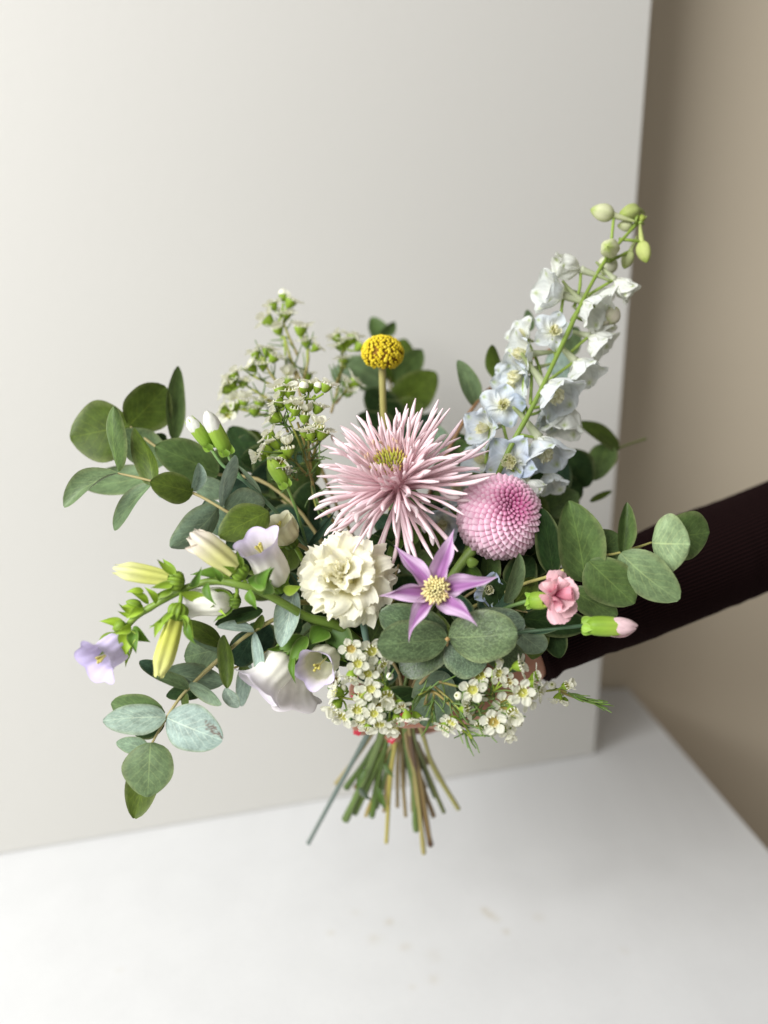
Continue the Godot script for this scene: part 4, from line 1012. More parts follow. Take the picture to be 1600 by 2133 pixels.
func make_wax() -> void:
	org = Vector3.ZERO
	wax_parts.petals = []
	for k in 3:
		var ph := k * 2.1
		wax_parts.petals.append(sheet(7, 8, func(u, v):
			var w := 0.40 * pow(sin(PI * pow(u, 0.95) * 0.97 + 0.03), 0.55)
			return Vector3(w * v * 0.92, 0.02 + 0.12 * u * u + 0.12 * w * v * v + 0.03 * sin(v * 5.0 + u * 6.0 + ph), 0.34 + u * 0.68 + 0.02 * sin(v * 9.0 + ph)), func(u, v): return Color(0.84, 0.83, 0.70).lerp(Color(0.80, 0.79, 0.52), smoothstep(0.35, 0.0, u)) * (1.0 - 0.03 * absf(v)), Vector3.ZERO, true))
	var teeth := []
	for k in 10:
		var a := TAU * k / 10.0
		var out := Vector3(cos(a), 0, sin(a))
		teeth.append(tube([out * 0.43 + Vector3(0, 0.0, 0), out * 0.44 + Vector3(0, 0.11, 0), out * 0.38 + Vector3(0, 0.17, 0)], func(u): return 0.05 * (1.2 - 0.5 * u), func(_u): return Color(0.83, 0.82, 0.66), 5, 1))
	wax_parts.stamens = joined(teeth)
	wax_parts.cups = []
	for tone in [Color(0.50, 0.49, 0.10), Color(0.40, 0.30, 0.07)]:
		wax_parts.cups.append(lathe(Vector3(0, -0.62, 0), Vector3.UP, func(u, a): return (0.12 + 0.32 * pow(sin(PI * 0.5 * minf(1.0, u * 1.7)), 0.8)) * (1.0 + 0.04 * cos(a * 5.0)) if u < 0.6 else 0.44 * (1.0 - (u - 0.6) / 0.4) + 0.004, func(u, _a): return u * 1.08 if u < 0.6 else 0.65 - 0.18 * sin(PI * 0.5 * minf(1.0, (u - 0.6) / 0.2)),
			func(u, a): return Color(0.24, 0.36, 0.035) * (1.0 + 0.12 * cos(a * 10.0)) if u < 0.56 else Color(0.82, 0.80, 0.52).lerp(tone, smoothstep(0.60, 0.68, u)), 15, 15))
	wax_parts.style = tube([Vector3(0, -0.15, 0), Vector3(0.01, 0.1, 0), Vector3(0.03, 0.3, 0)], func(_u): return 0.03, func(_u): return Color(0.75, 0.74, 0.45), 5, 1)
	wax_parts.bud = lathe(Vector3(0, -0.2, 0), Vector3.UP, func(u, a): return 0.40 * sqrt(sin(PI * (0.12 + 0.87 * u))) * (1.0 + 0.05 * cos(a * 5.0)), func(u, _a): return u * 0.72, func(u, a): return Color(0.84, 0.83, 0.68).lerp(Color(0.62, 0.64, 0.25), smoothstep(0.9, 1.0, u)) * (1.0 - 0.06 * absf(cos(a * 2.5))), 9, 15)
	wax_parts.bud_cup = lathe(Vector3(0, -0.62, 0), Vector3.UP, func(u, _a): return 0.06 + 0.34 * pow(sin(PI * 0.5 * u), 0.8), func(u, _a): return u * 0.62, func(_u, a): return Color(0.24, 0.36, 0.035) * (1.0 + 0.12 * cos(a * 10.0)), 8, 12)

func wax_flower(o: Node3D, at: Vector3, n: Vector3, r: float, kind := 0) -> void:
	var x := side_of(n).rotated(n, rnd(0, 6))
	var t := Transform3D(Basis(x * r, n * r, x.cross(n) * r), at - org)
	if kind == 2:
		t = t.scaled_local(Vector3(0.8, 0.8, 0.8))
		var b := holder("bud", o, t)
		part("petal", wax_parts.bud, mats.clear_petal, b)
		part("calyx", wax_parts.bud_cup, mats.calyx, b)
		return
	var f := holder("flower", o, t.scaled_local(Vector3.ONE * rnd(0.84, 1.1)))
	var shut := rnd(0.5, 0.9) if rng.randf() < 0.18 else 0.0
	for k in 5:
		var tilt := rnd(-0.30, 0.12) - shut
		part("petal", wax_parts.petals[rng.randi() % 3], mats.thin_petal, f, Transform3D(Basis(Vector3.UP, k * TAU / 5.0) * Basis(Vector3.RIGHT, tilt) * Basis().scaled(Vector3.ONE * rnd(0.92, 1.05)), Vector3.ZERO))
	part("cup", wax_parts.cups[0 if rng.randf() < 0.75 else 1], mats.calyx, f)
	part("stamen", wax_parts.stamens, mats.clear_petal, f)
	part("style", wax_parts.style, mats.pollen, f)

func needle(a: Vector3, b: Vector3, w: float, tone: Color) -> ArrayMesh:
	var m := (a + b) * 0.5 + way(rnd(-1, 1), rnd(-1, 1), rnd(-1, 1)) * a.distance_to(b) * 0.08
	return tube([a, m, b], func(u): return w * (1.0 - 0.55 * u), func(u): return tone.lerp(tone * 1.5, u), 5, 3, org)

# A waxflower sprig: rows of [x, y, z, facing x, y, z, kind (0 open, 2 bud), joint index], joints, and how many needles grow along the twigs.
func wax_sprig(label: String, tail_at: Array, joints: Array, flowers: Array, r: float, needles: int, main: Array) -> Node3D:
	var low := tail(tail_at[0], tail_at[1])
	var o := thing("waxflower_sprig", label, "flower", P(low[0][0], low[0][1], low[0][2]), "waxflower sprigs in the bouquet")
	var bark := Color(0.26, 0.15, 0.06)
	stem(o, low + main, 10, 5, Color(0.20, 0.13, 0.05), Color(0.30, 0.24, 0.07), "stem", 0.2)
	var ends := []
	for j in joints:
		stem(o, [j[0], [(j[0][0] + j[1][0]) * 0.5 + rnd(-6, 6), (j[0][1] + j[1][1]) * 0.5 + rnd(-4, 4), (j[0][2] + j[1][2]) * 0.5], j[1]], 6, 4, bark.lerp(GREEN, 0.3), Color(0.28, 0.33, 0.05), "twig")
		ends.append(j)
	for q in flowers:
		var at := P(q[0], q[1], q[2])
		var n := way(q[3], q[4], q[5])
		var rr := size(r, q[2]) * rnd(0.9, 1.08)
		wax_flower(o, at, n, rr, q[6])
		var j: Array = joints[q[7]][1]
		var root := P(j[0], j[1], j[2])
		part("stalk", tube([root, (root + at) * 0.5 - n * rr * 0.5, at - n * rr * 0.62], func(u): return rr * lerpf(0.07, 0.09, u), func(u): return Color(0.26, 0.33, 0.04).lerp(Color(0.24, 0.36, 0.035), u), 6, 3, org), mats.stem, o)
	var ms := []
	for i in needles:
		var j: Array = ends[i % ends.size()]
		var u := rnd(0.0, 1.0)
		var a := P(lerpf(j[0][0], j[1][0], u), lerpf(j[0][1], j[1][1], u), lerpf(j[0][2], j[1][2], u))
		var d := (P(j[1][0], j[1][1], j[1][2]) - P(j[0][0], j[0][1], j[0][2])).normalized()
		var e := a + (d * rnd(0.5, 1.3) + way(rnd(-1, 1), rnd(-1, 1), rnd(-0.6, 0.9)) * 0.9).normalized() * size(rnd(26, 52), 0)
		ms.append(needle(a, e, size(2.3, 0), jit(Color(0.09, 0.145, 0.035), 0.25)))
	if ms:
		stuff(part("needles", joined(ms), mats.stem, o))
	return o

func waxflowers() -> void:
	make_wax()
	wax_sprig("waxflower sprig with open white flowers under the left veined leaf, above the bundled stems", [897, 1762], [[[820, 1450, 5.6], [760, 1380, 6.4]], [[820, 1470, 5.8], [745, 1462, 6.4]], [[830, 1470, 6], [800, 1420, 6.6]], [[830, 1475, 6], [815, 1478, 6.6]], [[780, 1468, 6], [705, 1452, 6]]],
		[[731, 1351, 7.4, -0.05, -0.1, 1, 0, 0], [745, 1382, 7.6, 0, -0.1, 1, 0, 0], [774, 1356, 7.0, 0.3, -0.2, 0.85, 0, 0], [772, 1434, 7.6, 0, -0.1, 1, 0, 1], [766, 1404, 7.0, 0.2, 0.5, 0.8, 0, 2], [812, 1409, 7.0, 0.1, 0.3, 0.95, 2, 2],
		[744, 1478, 7.2, -0.1, -0.3, 0.9, 0, 1], [779, 1486, 7.4, 0.05, -0.1, 1, 0, 1], [806, 1447, 7.0, 0.1, -0.6, 0.75, 0, 2], [836, 1470, 7.2, 0.15, -0.7, 0.7, 0, 3], [732, 1412, 7.0, -0.1, -0.85, 0.4, 0, 0], [791, 1508, 7.0, 0, -0.6, 0.8, 0, 1],
		[698, 1440, 6.4, -0.9, 0.2, 0.3, 0, 4], [848, 1496, 7.2, 0.1, -0.95, 0.1, 0, 3], [766, 1518, 6.6, -0.2, -0.8, 0.5, 0, 1], [697, 1472, 6.2, -0.7, -0.6, 0.3, 0, 4], [798, 1384, 6.8, 0.5, -0.4, 0.7, 0, 2], [716, 1434, 6.0, -0.5, 0.4, 0.5, 2, 4], [828, 1500, 6.6, 0.3, -0.7, 0.6, 0, 3], [700, 1418, 6.0, -0.6, 0.4, 0.6, 0, 4], [714, 1492, 6.2, -0.5, -0.5, 0.7, 0, 4], [756, 1448, 6.4, -0.2, 0.1, 0.95, 0, 1], [792, 1472, 6.2, 0.3, 0.2, 0.9, 0, 1], [752, 1500, 6.4, -0.2, -0.5, 0.8, 0, 1], [815, 1512, 6.2, 0.2, -0.8, 0.5, 0, 3], [785, 1400, 6.2, 0.4, 0.3, 0.8, 0, 2], [870, 1498, 6.4, 0.4, -0.8, 0.3, 0, 3]], 27, 26, [[850, 1475, 2], [820, 1455, 5.6]])
	wax_sprig("waxflower sprig with open flowers and needles under the right veined leaf, before the wrist", [885, 1640], [[[960, 1490, 5.6], [1030, 1440, 6.4]], [[960, 1500, 5.8], [985, 1460, 6.4]], [[980, 1490, 6], [1070, 1460, 6.4]], [[970, 1500, 6], [1035, 1510, 6.4]], [[905, 1440, 5.4], [900, 1505, 6.2]], [[905, 1430, 5.4], [960, 1480, 6.2]], [[900, 1430, 5.4], [868, 1450, 6.2]], [[915, 1420, 5.6], [1000, 1440, 6.0]], [[940, 1500, 6], [985, 1540, 6.4]]],
		[[1038, 1402, 7.2, 0.5, -0.1, 0.85, 0, 0], [984, 1436, 7.4, -0.05, -0.1, 1, 0, 1], [1088, 1442, 7.4, 0.1, -0.1, 1, 0, 2], [1060, 1420, 7, 0.5, 0.4, 0.7, 0, 0], [1028, 1503, 7.4, -0.1, -0.2, 1, 0, 3], [1008, 1428, 6.8, 0.1, -0.3, 0.9, 2, 0], [1068, 1484, 7, 0.2, -0.4, 0.85, 0, 2],
		[940, 1504, 7, -0.5, -0.5, 0.7, 0, 8], [972, 1476, 6.8, 0.8, 0.2, 0.5, 0, 1], [1084, 1386, 6.8, 0.9, 0.3, 0.3, 0, 0], [1102, 1458, 6.8, 0.6, -0.3, 0.7, 0, 2], [1114, 1424, 6.6, 0.9, 0.1, 0.3, 0, 2], [1046, 1518, 6.8, 0.1, -0.7, 0.6, 0, 3], [1120, 1408, 6.2, 0.95, 0.3, 0.1, 0, 2], [925, 1516, 6.6, -0.4, -0.7, 0.5, 0, 8], [1072, 1506, 6.8, 0.4, -0.5, 0.75, 0, 3], [986, 1452, 6.8, 0.3, -0.8, 0.5, 0, 1], [1000, 1408, 6.2, -0.3, 0.5, 0.7, 0, 0], [1052, 1468, 6.4, -0.1, 0.2, 0.95, 0, 2], [956, 1450, 6.0, -0.5, 0.3, 0.7, 2, 1], [1000, 1512, 6.4, -0.2, -0.6, 0.7, 0, 3], [1060, 1525, 6.2, 0.2, -0.8, 0.5, 0, 3], [1125, 1440, 6.0, 0.8, -0.2, 0.4, 0, 2], [1040, 1380, 6.2, 0.3, 0.7, 0.6, 2, 0]], 27, 110, [[880, 1480, 2], [900, 1440, 5.4], [960, 1490, 5.6]])
	wax_sprig("small waxflower sprig sticking out to the right below the sleeve", [903, 1700], [[[1090, 1440, 3], [1165, 1436, 4]], [[1165, 1436, 4], [1180, 1440, 4]], [[1165, 1440, 4], [1245, 1468, 3]]],
		[[1181, 1428, 4.4, 0.75, 0.45, 0.5, 0, 0], [1162, 1458, 4.2, -0.3, -0.9, 0.3, 0, 0], [1150, 1428, 4, -0.2, 0.4, 0.9, 2, 0], [1178, 1462, 3.6, 0.3, -0.9, 0.3, 2, 0]], 25, 0, [[960, 1470, -2], [1040, 1450, 1], [1090, 1440, 3]])
	var ms := []
	for i in 26:
		var u := rnd(0.1, 1.0)
		var a := P(lerpf(1175, 1245, u), lerpf(1440, 1466, u), lerpf(4, 3, u))
		ms.append(needle(a, a + way(1, -0.35 + rnd(-0.35, 0.3), rnd(-0.4, 0.4)) * size(rnd(24, 44), 3), size(1.8, 3), jit(Color(0.10, 0.17, 0.03), 0.25)))
	stuff(part("needles", joined(ms), mats.stem, get_child(get_child_count() - 1)))
	wax_sprig("waxflower sprig seen from the back, green cups and white petals, left of the spider chrysanthemum", [840, 1640], [[[650, 1000, 0], [600, 870, 1.4]], [[640, 990, 0.4], [590, 940, 2]], [[645, 960, 0.4], [640, 830, 1.4]], [[650, 960, 0], [670, 900, 1.4]], [[600, 900, 1], [575, 850, 1.4]], [[620, 1000, 0.6], [590, 970, 1.8]], [[650, 1010, 0], [660, 1060, 0]]],
		[[583, 808, 1.6, -0.3, 0.9, 0, 0, 4], [603, 812, 1.6, 0, 0.95, 0.4, 0, 4], [633, 806, 1.8, 0.1, 0.9, 0.4, 2, 2], [643, 800, 1.2, 0, 1, 0, 0, 2], [662, 806, 1.4, 0.3, 0.9, 0.2, 2, 2], [681, 802, 1.4, 0.4, 0.9, 0, 0, 2], [578, 834, 1.6, -0.6, 0.7, 0, 0, 4], [606, 838, 1.8, -0.2, 0.9, 0.2, 0, 0], [616, 850, 2, 0.1, 0.9, 0.3, 0, 0],
		[568, 868, 1.6, -0.8, 0.5, 0, 0, 4], [635, 864, 1.6, 0.1, 0.9, 0.1, 0, 2], [664, 846, 1.2, 0.4, 0.8, 0, 0, 3], [635, 896, 2.2, -0.1, 0.95, 0.2, 0, 3], [664, 888, 2.2, 0.1, 0.9, 0.4, 0, 3], [646, 902, 2.2, -0.2, 0.9, 0.1, 0, 3], [672, 898, 2, 0.3, 0.85, 0.2, 0, 3],
		[550, 936, 2.2, -0.85, 0.3, 0.1, 0, 1], [572, 918, 2, -0.4, 0.85, 0.1, 0, 1], [600, 934, 2.2, -0.1, 0.9, 0.2, 0, 1], [586, 960, 2.4, -0.3, -0.7, 0.5, 0, 5], [542, 948, 2, -0.9, -0.2, 0.2, 0, 1], [594, 978, 2.2, 0.2, -0.9, 0.3, 0, 5], [560, 905, 1.4, -0.6, 0.7, 0, 0, 1]], 32, 90, [[800, 1280, -3], [720, 1120, -2], [660, 1040, -0.4], [645, 960, 0.2], [620, 880, 1]])
	wax_sprig("tall airy waxflower sprig in the background at the upper left, topmost white flowers", [880, 1600], [[[625, 790, -7], [592, 700, -8]], [[620, 740, -8], [585, 655, -8]], [[632, 790, -7], [640, 710, -7]], [[580, 800, -6], [545, 740, -6]], [[600, 820, -6], [520, 780, -6]], [[590, 850, -6], [500, 795, -6]], [[600, 870, -6], [490, 850, -6]], [[580, 840, -6], [550, 830, -6]], [[690, 860, -8], [715, 720, -9]], [[700, 800, -8], [720, 760, -9]], [[700, 840, -8], [735, 800, -9]]],
		[[568, 634, -8, -0.4, 0.9, -0.1, 0, 1], [607, 626, -8, 0.5, 0.85, 0, 0, 1], [596, 652, -8, 0.1, 0.8, 0.4, 0, 1], [555, 664, -8, -0.7, 0.7, 0, 0, 1], [578, 683, -8, -0.3, 0.8, 0.3, 0, 0], [627, 681, -7, 0.1, 0.95, 0.2, 0, 2], [638, 710, -7, -0.1, 0.9, 0.3, 0, 2], [661, 720, -7, 0.6, 0.7, 0.2, 0, 2], [590, 614, -8, 0, 1, 0, 2, 1],
		[531, 735, -6, -0.4, 0.9, 0, 0, 3], [557, 727, -6, 0.1, 1, 0, 0, 3], [573, 741, -6, 0.5, 0.8, 0.2, 0, 3], [521, 762, -6, -0.7, 0.6, 0.2, 0, 4], [547, 756, -6, 0, 0.9, 0.4, 0, 3], [485, 779, -6, -0.5, 0.85, 0.1, 0, 5], [467, 808, -6, -0.9, 0.3, 0, 0, 5], [510, 792, -6, 0.2, 0.9, 0.3, 0, 5], [479, 795, -6, -0.6, 0.6, 0.4, 0, 5],
		[463, 852, -6, -0.8, 0.5, 0, 0, 6], [489, 840, -6, -0.2, 0.9, 0.2, 0, 6], [508, 834, -6, 0.2, 0.9, 0.2, 0, 7], [541, 834, -6, 0.1, 0.9, 0.3, 0, 7], [476, 862, -6, -0.5, 0.2, 0.7, 0, 6], [722, 707, -9, 0, 0.9, 0.2, 0, 8], [707, 717, -9, -0.5, 0.8, 0.2, 0, 8], [752, 717, -9, 0.6, 0.8, 0, 0, 8], [715, 746, -9, -0.2, 0.9, 0.3, 0, 9], [735, 700, -9, 0.2, 1, 0, 0, 8], [726, 795, -9, 0.2, 0.9, 0.3, 0, 10], [742, 793, -9, 0.6, 0.7, 0.1, 0, 10], [727, 815, -9, 0.3, 0.6, 0.5, 0, 10], [699, 700, -9, -0.6, 0.8, 0, 0, 8], [640, 780, -8, 0, 1, 0, 0, 2], [530, 850, -6, 0, 0.9, 0.2, 0, 7], [600, 790, -7, 0, 1, 0, 0, 0]], 28, 70, [[800, 1250, -6], [700, 1050, -6], [650, 920, -6.5], [620, 800, -7], [600, 730, -8]])


# ---------------------------------------------------------------- the person who holds the bouquet
# Tapered capsules joined by a smooth minimum, meshed as surface nets.
func body_mesh(bones: Array, cell: float, k: float, tone: Callable) -> ArrayMesh:
	var lo := Vector3.INF
	var hi := -Vector3.INF
	for b in bones:
		var r := Vector3.ONE * (maxf(b[2], b[3]) + cell * 3.0)
		lo = lo.min(b[0] - r).min(b[1] - r)
		hi = hi.max(b[0] + r).max(b[1] + r)
	var nx := int((hi.x - lo.x) / cell) + 2
	var ny := int((hi.y - lo.y) / cell) + 2
	var nz := int((hi.z - lo.z) / cell) + 2
	var f := PackedFloat32Array()
	f.resize(nx * ny * nz)
	f.fill(1.0)
	for b in bones:
		var a: Vector3 = b[0]
		var d: Vector3 = b[1] - a
		var l2 := maxf(d.length_squared(), 1e-9)
		var reach := maxf(b[2], b[3]) + k + cell * 2.5
		var l := ((a.min(b[1]) - Vector3.ONE * reach - lo) / cell).floor()
		var h := ((a.max(b[1]) + Vector3.ONE * reach - lo) / cell).ceil()
		for z in range(maxi(0, int(l.z)), mini(nz, int(h.z) + 1)):
			for y in range(maxi(0, int(l.y)), mini(ny, int(h.y) + 1)):
				for x in range(maxi(0, int(l.x)), mini(nx, int(h.x) + 1)):
					var p := lo + Vector3(x, y, z) * cell
					var t := clampf((p - a).dot(d) / l2, 0.0, 1.0)
					var s := p.distance_to(a + d * t) - lerpf(b[2], b[3], t)
					var i := (z * ny + y) * nx + x
					var o := f[i]
					var m := maxf(k - absf(o - s), 0.0) / k
					f[i] = minf(o, s) - m * m * k * 0.25
	var st := SurfaceTool.new()
	st.begin(Mesh.PRIMITIVE_TRIANGLES)
	var at := {}
	var n := 0
	var step := [Vector3i(0, 0, 0), Vector3i(1, 0, 0), Vector3i(0, 1, 0), Vector3i(1, 1, 0), Vector3i(0, 0, 1), Vector3i(1, 0, 1), Vector3i(0, 1, 1), Vector3i(1, 1, 1)]
	var edges := [[0, 1], [2, 3], [4, 5], [6, 7], [0, 2], [1, 3], [4, 6], [5, 7], [0, 4], [1, 5], [2, 6], [3, 7]]
	for z in nz - 1:
		for y in ny - 1:
			for x in nx - 1:
				var v := []
				var inside := 0
				for s in step:
					var q := f[((z + s.z) * ny + y + s.y) * nx + x + s.x]
					v.append(q)
					if q < 0.0:
						inside += 1
				if inside == 0 or inside == 8:
					continue
				var sum := Vector3.ZERO
				var cuts := 0
				for e in edges:
					var q0: float = v[e[0]]
					var q1: float = v[e[1]]
					if (q0 < 0.0) != (q1 < 0.0):
						sum += Vector3(step[e[0]]).lerp(Vector3(step[e[1]]), q0 / (q0 - q1))
						cuts += 1
				var p := lo + (Vector3(x, y, z) + sum / cuts) * cell
				st.set_color(tone.call(p))
				st.add_vertex(p - org)
				at[Vector3i(x, y, z)] = n
				n += 1
	for c in at:
		for ax in 3:
			var u := Vector3i.ZERO
			var w := Vector3i.ZERO
			var d := Vector3i.ZERO
			d[ax] = 1
			u[(ax + 1) % 3] = 1
			w[(ax + 2) % 3] = 1
			var c1: Vector3i = c + d
			if c1.x >= nx or c1.y >= ny or c1.z >= nz:
				continue
			var q0 := f[(c.z * ny + c.y) * nx + c.x]
			var q1 := f[(c1.z * ny + c1.y) * nx + c1.x]
			if (q0 < 0.0) == (q1 < 0.0) or not (at.has(c - u) and at.has(c - w) and at.has(c - u - w)):
				continue
			var i: Array = [at[c], at[c - u], at[c - u - w], at[c - w]]
			if q0 < 0.0:
				i.reverse()
			for j in [0, 1, 2, 0, 2, 3]:
				st.add_index(i[j])
	st.generate_normals()
	return st.commit()

func nail(par: Node3D, tip: Vector3, along: Vector3, up: Vector3, l: float, w: float) -> void:
	var s := along.cross(up).normalized()
	up = s.cross(along).normalized()
	part("nail", sheet(8, 8, func(u, v):
		var q := w * pow(sin(PI * (0.12 + 0.8 * u)), 0.35)
		return tip + along * (l * (u - 0.75)) + s * (q * v * 0.9) + up * (w * 0.45 * (1.0 - v * v) - 0.002 * u * u), func(_u, _v): return Color(0.62, 0.045, 0.075), org), mats.nail, par)

func person() -> void:
	var o := thing("person", "person's arm in dark ribbed sleeve from the right, hand with red nails gripping the stems", "person", P(1110, 1320, -4))
	var b := []
	var add := func(rows: Array) -> void:
		for i in rows.size() - 1:
			var p: Array = rows[i]
			var q: Array = rows[i + 1]
			b.append([P(p[0], p[1], p[2]), P(q[0], q[1], q[2]), size(p[3], p[2]), size(q[3], q[2])])
	add.call([[1200, 1285, -5, 84], [1110, 1335, -4.6, 70], [1050, 1385, -4.4, 62]])                                                # wrist
	add.call([[1090, 1345, -5, 52], [1000, 1365, -6.4, 40]])
	add.call([[1080, 1370, -5, 52], [1000, 1425, -6.6, 40]])
	add.call([[1080, 1390, -5, 48], [1005, 1470, -6.4, 36]])
	add.call([[1000, 1362, -6.6, 34], [880, 1350, -9.2, 29], [788, 1365, -7.6, 26], [770, 1385, -5.2, 23]])                         # fingers
	add.call([[1000, 1405, -7, 34], [868, 1402, -9.6, 30], [766, 1415, -7.6, 27], [748, 1440, -4.8, 23]])
	add.call([[1000, 1445, -7, 33], [868, 1455, -9.6, 28], [772, 1475, -7.4, 25], [752, 1512, -5.0, 21]])
	add.call([[1005, 1480, -6.8, 30], [885, 1500, -9.0, 25], [835, 1512, -7.8, 22], [818, 1530, -6.0, 19]])
	add.call([[1070, 1385, -3.6, 46], [1000, 1462, -2.4, 38], [915, 1484, -1.6, 30], [842, 1492, -1.8, 25]])                        # thumb
	var mesh := body_mesh(b, 0.0036, 0.006, func(p): return Color(0.40, 0.19, 0.12) * (1.0 + 0.1 * speck.get_noise_3d(p.x * 60.0, p.y * 60.0, p.z * 60.0)))
	part("hand", mesh, mats.skin, o)
	nail(o, P(820, 1490, -0.6), way(-1, -0.05, -0.1), way(0, 0.1, 1), size(42, -1), size(20, -1))
	nail(o, P(742, 1522, -4.6), way(-0.35, -0.85, 0.35), way(-0.8, 0.1, 0.6), size(36, -4), size(17, -4))
	nail(o, P(812, 1540, -5.6), way(-0.4, -0.8, 0.4), way(-0.7, 0.2, 0.6), size(30, -5), size(15, -5))
	nail(o, P(738, 1448, -4.2), way(-0.4, -0.6, 0.6), way(-0.7, 0.3, 0.6), size(36, -4), size(17, -4))
	# the sleeve: a knitted tube that hangs a little on its lower side
	var axis := smooth([P(1088, 1338, -4.2), P(1180, 1289, -5), P(1300, 1238, -7), P(1440, 1180, -9.6), P(1600, 1113, -12.6), P(1800, 1030, -16), P(2100, 900, -22)], 6)
	var n := axis.size() - 1
	var f := func(u: float, v: float) -> Vector3:
		var i := mini(int(u * n), n - 1)
		var p := axis[i].lerp(axis[i + 1], u * n - i)
		var d := (axis[i + 1] - axis[i]).normalized()
		var x := (Vector3.UP - d * d.y).normalized()
		var y := d.cross(x)
		var a := -v * PI
		var r := lerpf(0.0305, 0.041, minf(1.0, u * 1.9)) * (1.0 + 0.04 * sin(u * 95.0 + 3.5 * sin(a) + 4.0 * sin(u * 21.0)) * sin(a + 1.0 + u * 9.0) * (1.0 - smoothstep(0.05, 0.4, u) * 0.7) + 0.02 * sin(a * 3.0 + u * 20.0))
		r *= 1.0 + 0.035 * (1.0 - smoothstep(0.045, 0.055, u))
		r += 0.0011 * absf(sin(a * 44.0))
		if u < 0.02:
			r *= 0.9
		return p + (x * cos(a) + y * sin(a)) * r
	part("sleeve", sheet(90, 264, f, func(_u, v): return Color(0.0105, 0.0048, 0.0044) * (0.35 + 1.3 * absf(sin(v * PI * 44.0))), org, false, true), mats.knit, o)


# ---------------------------------------------------------------- the place
func prism(corners: Array, lo: float, hi: float, bevel: float, tone: Color) -> ArrayMesh:      # a slab over a convex outline, with a chamfered top edge
	var mid := Vector3.ZERO
	for c in corners:
		mid += c / corners.size()
	var st := SurfaceTool.new()
	st.begin(Mesh.PRIMITIVE_TRIANGLES)
	st.set_smooth_group(-1)
	st.set_color(tone)
	var ring := func(k: int, y: float, inset: float) -> Vector3:
		var c: Vector3 = corners[k % corners.size()]
		var q := c + (mid - c).normalized() * inset
		return Vector3(q.x, y, q.z) - org
	var face := func(a: Vector3, b: Vector3, c: Vector3, hint: Vector3) -> void:
		var f := (b - a).cross(c - a)
		for p in ([a, c, b] if f.dot(hint) > 0.0 else [a, b, c]):
			st.set_uv(Vector2(p.x, p.z))
			st.add_vertex(p)
	var top := Vector3(mid.x, hi, mid.z) - org
	var low := Vector3(mid.x, lo, mid.z) - org
	for k in corners.size():
		var out: Vector3 = (corners[k] + corners[(k + 1) % corners.size()]) * 0.5 - mid
		out.y = 0.0
		for s in [[hi, bevel, hi - bevel, 0.0, out + Vector3.UP * 0.5], [hi - bevel, 0.0, lo, 0.0, out]]:
			var a: Vector3 = ring.call(k, s[0], s[1])
			var b: Vector3 = ring.call(k + 1, s[0], s[1])
			var c: Vector3 = ring.call(k, s[2], s[3])
			var d: Vector3 = ring.call(k + 1, s[2], s[3])
			face.call(a, b, c, s[4])
			face.call(b, d, c, s[4])
		face.call(top, ring.call(k, hi, bevel), ring.call(k + 1, hi, bevel), Vector3.UP)
		face.call(low, ring.call(k, lo, 0.0), ring.call(k + 1, lo, 0.0), Vector3.DOWN)
	st.generate_normals()
	return st.commit()

func coat(called: String, tone: Color, rough: float, relief: float, t: Texture2D = null) -> StandardMaterial3D:
	var m := mat(called, rough)
	m.vertex_color_use_as_albedo = false
	m.cull_mode = BaseMaterial3D.CULL_BACK
	m.albedo_color = tone.linear_to_srgb()
	m.metallic_specular = 0.4
	if relief > 0.0:
		var noise := FastNoiseLite.new()
		noise.seed = 3
		noise.frequency = 0.03
		noise.fractal_octaves = 4
		var n := NoiseTexture2D.new()
		n.width = 512
		n.height = 512
		n.seamless = true
		n.noise = noise
		m.heightmap_enabled = true
		m.heightmap_texture = n
		m.heightmap_scale = relief
		m.uv1_triplanar = true
		m.uv1_world_triplanar = true
		m.uv1_scale = Vector3.ONE * 5.0
	if t:
		m.albedo_texture = t
	return m

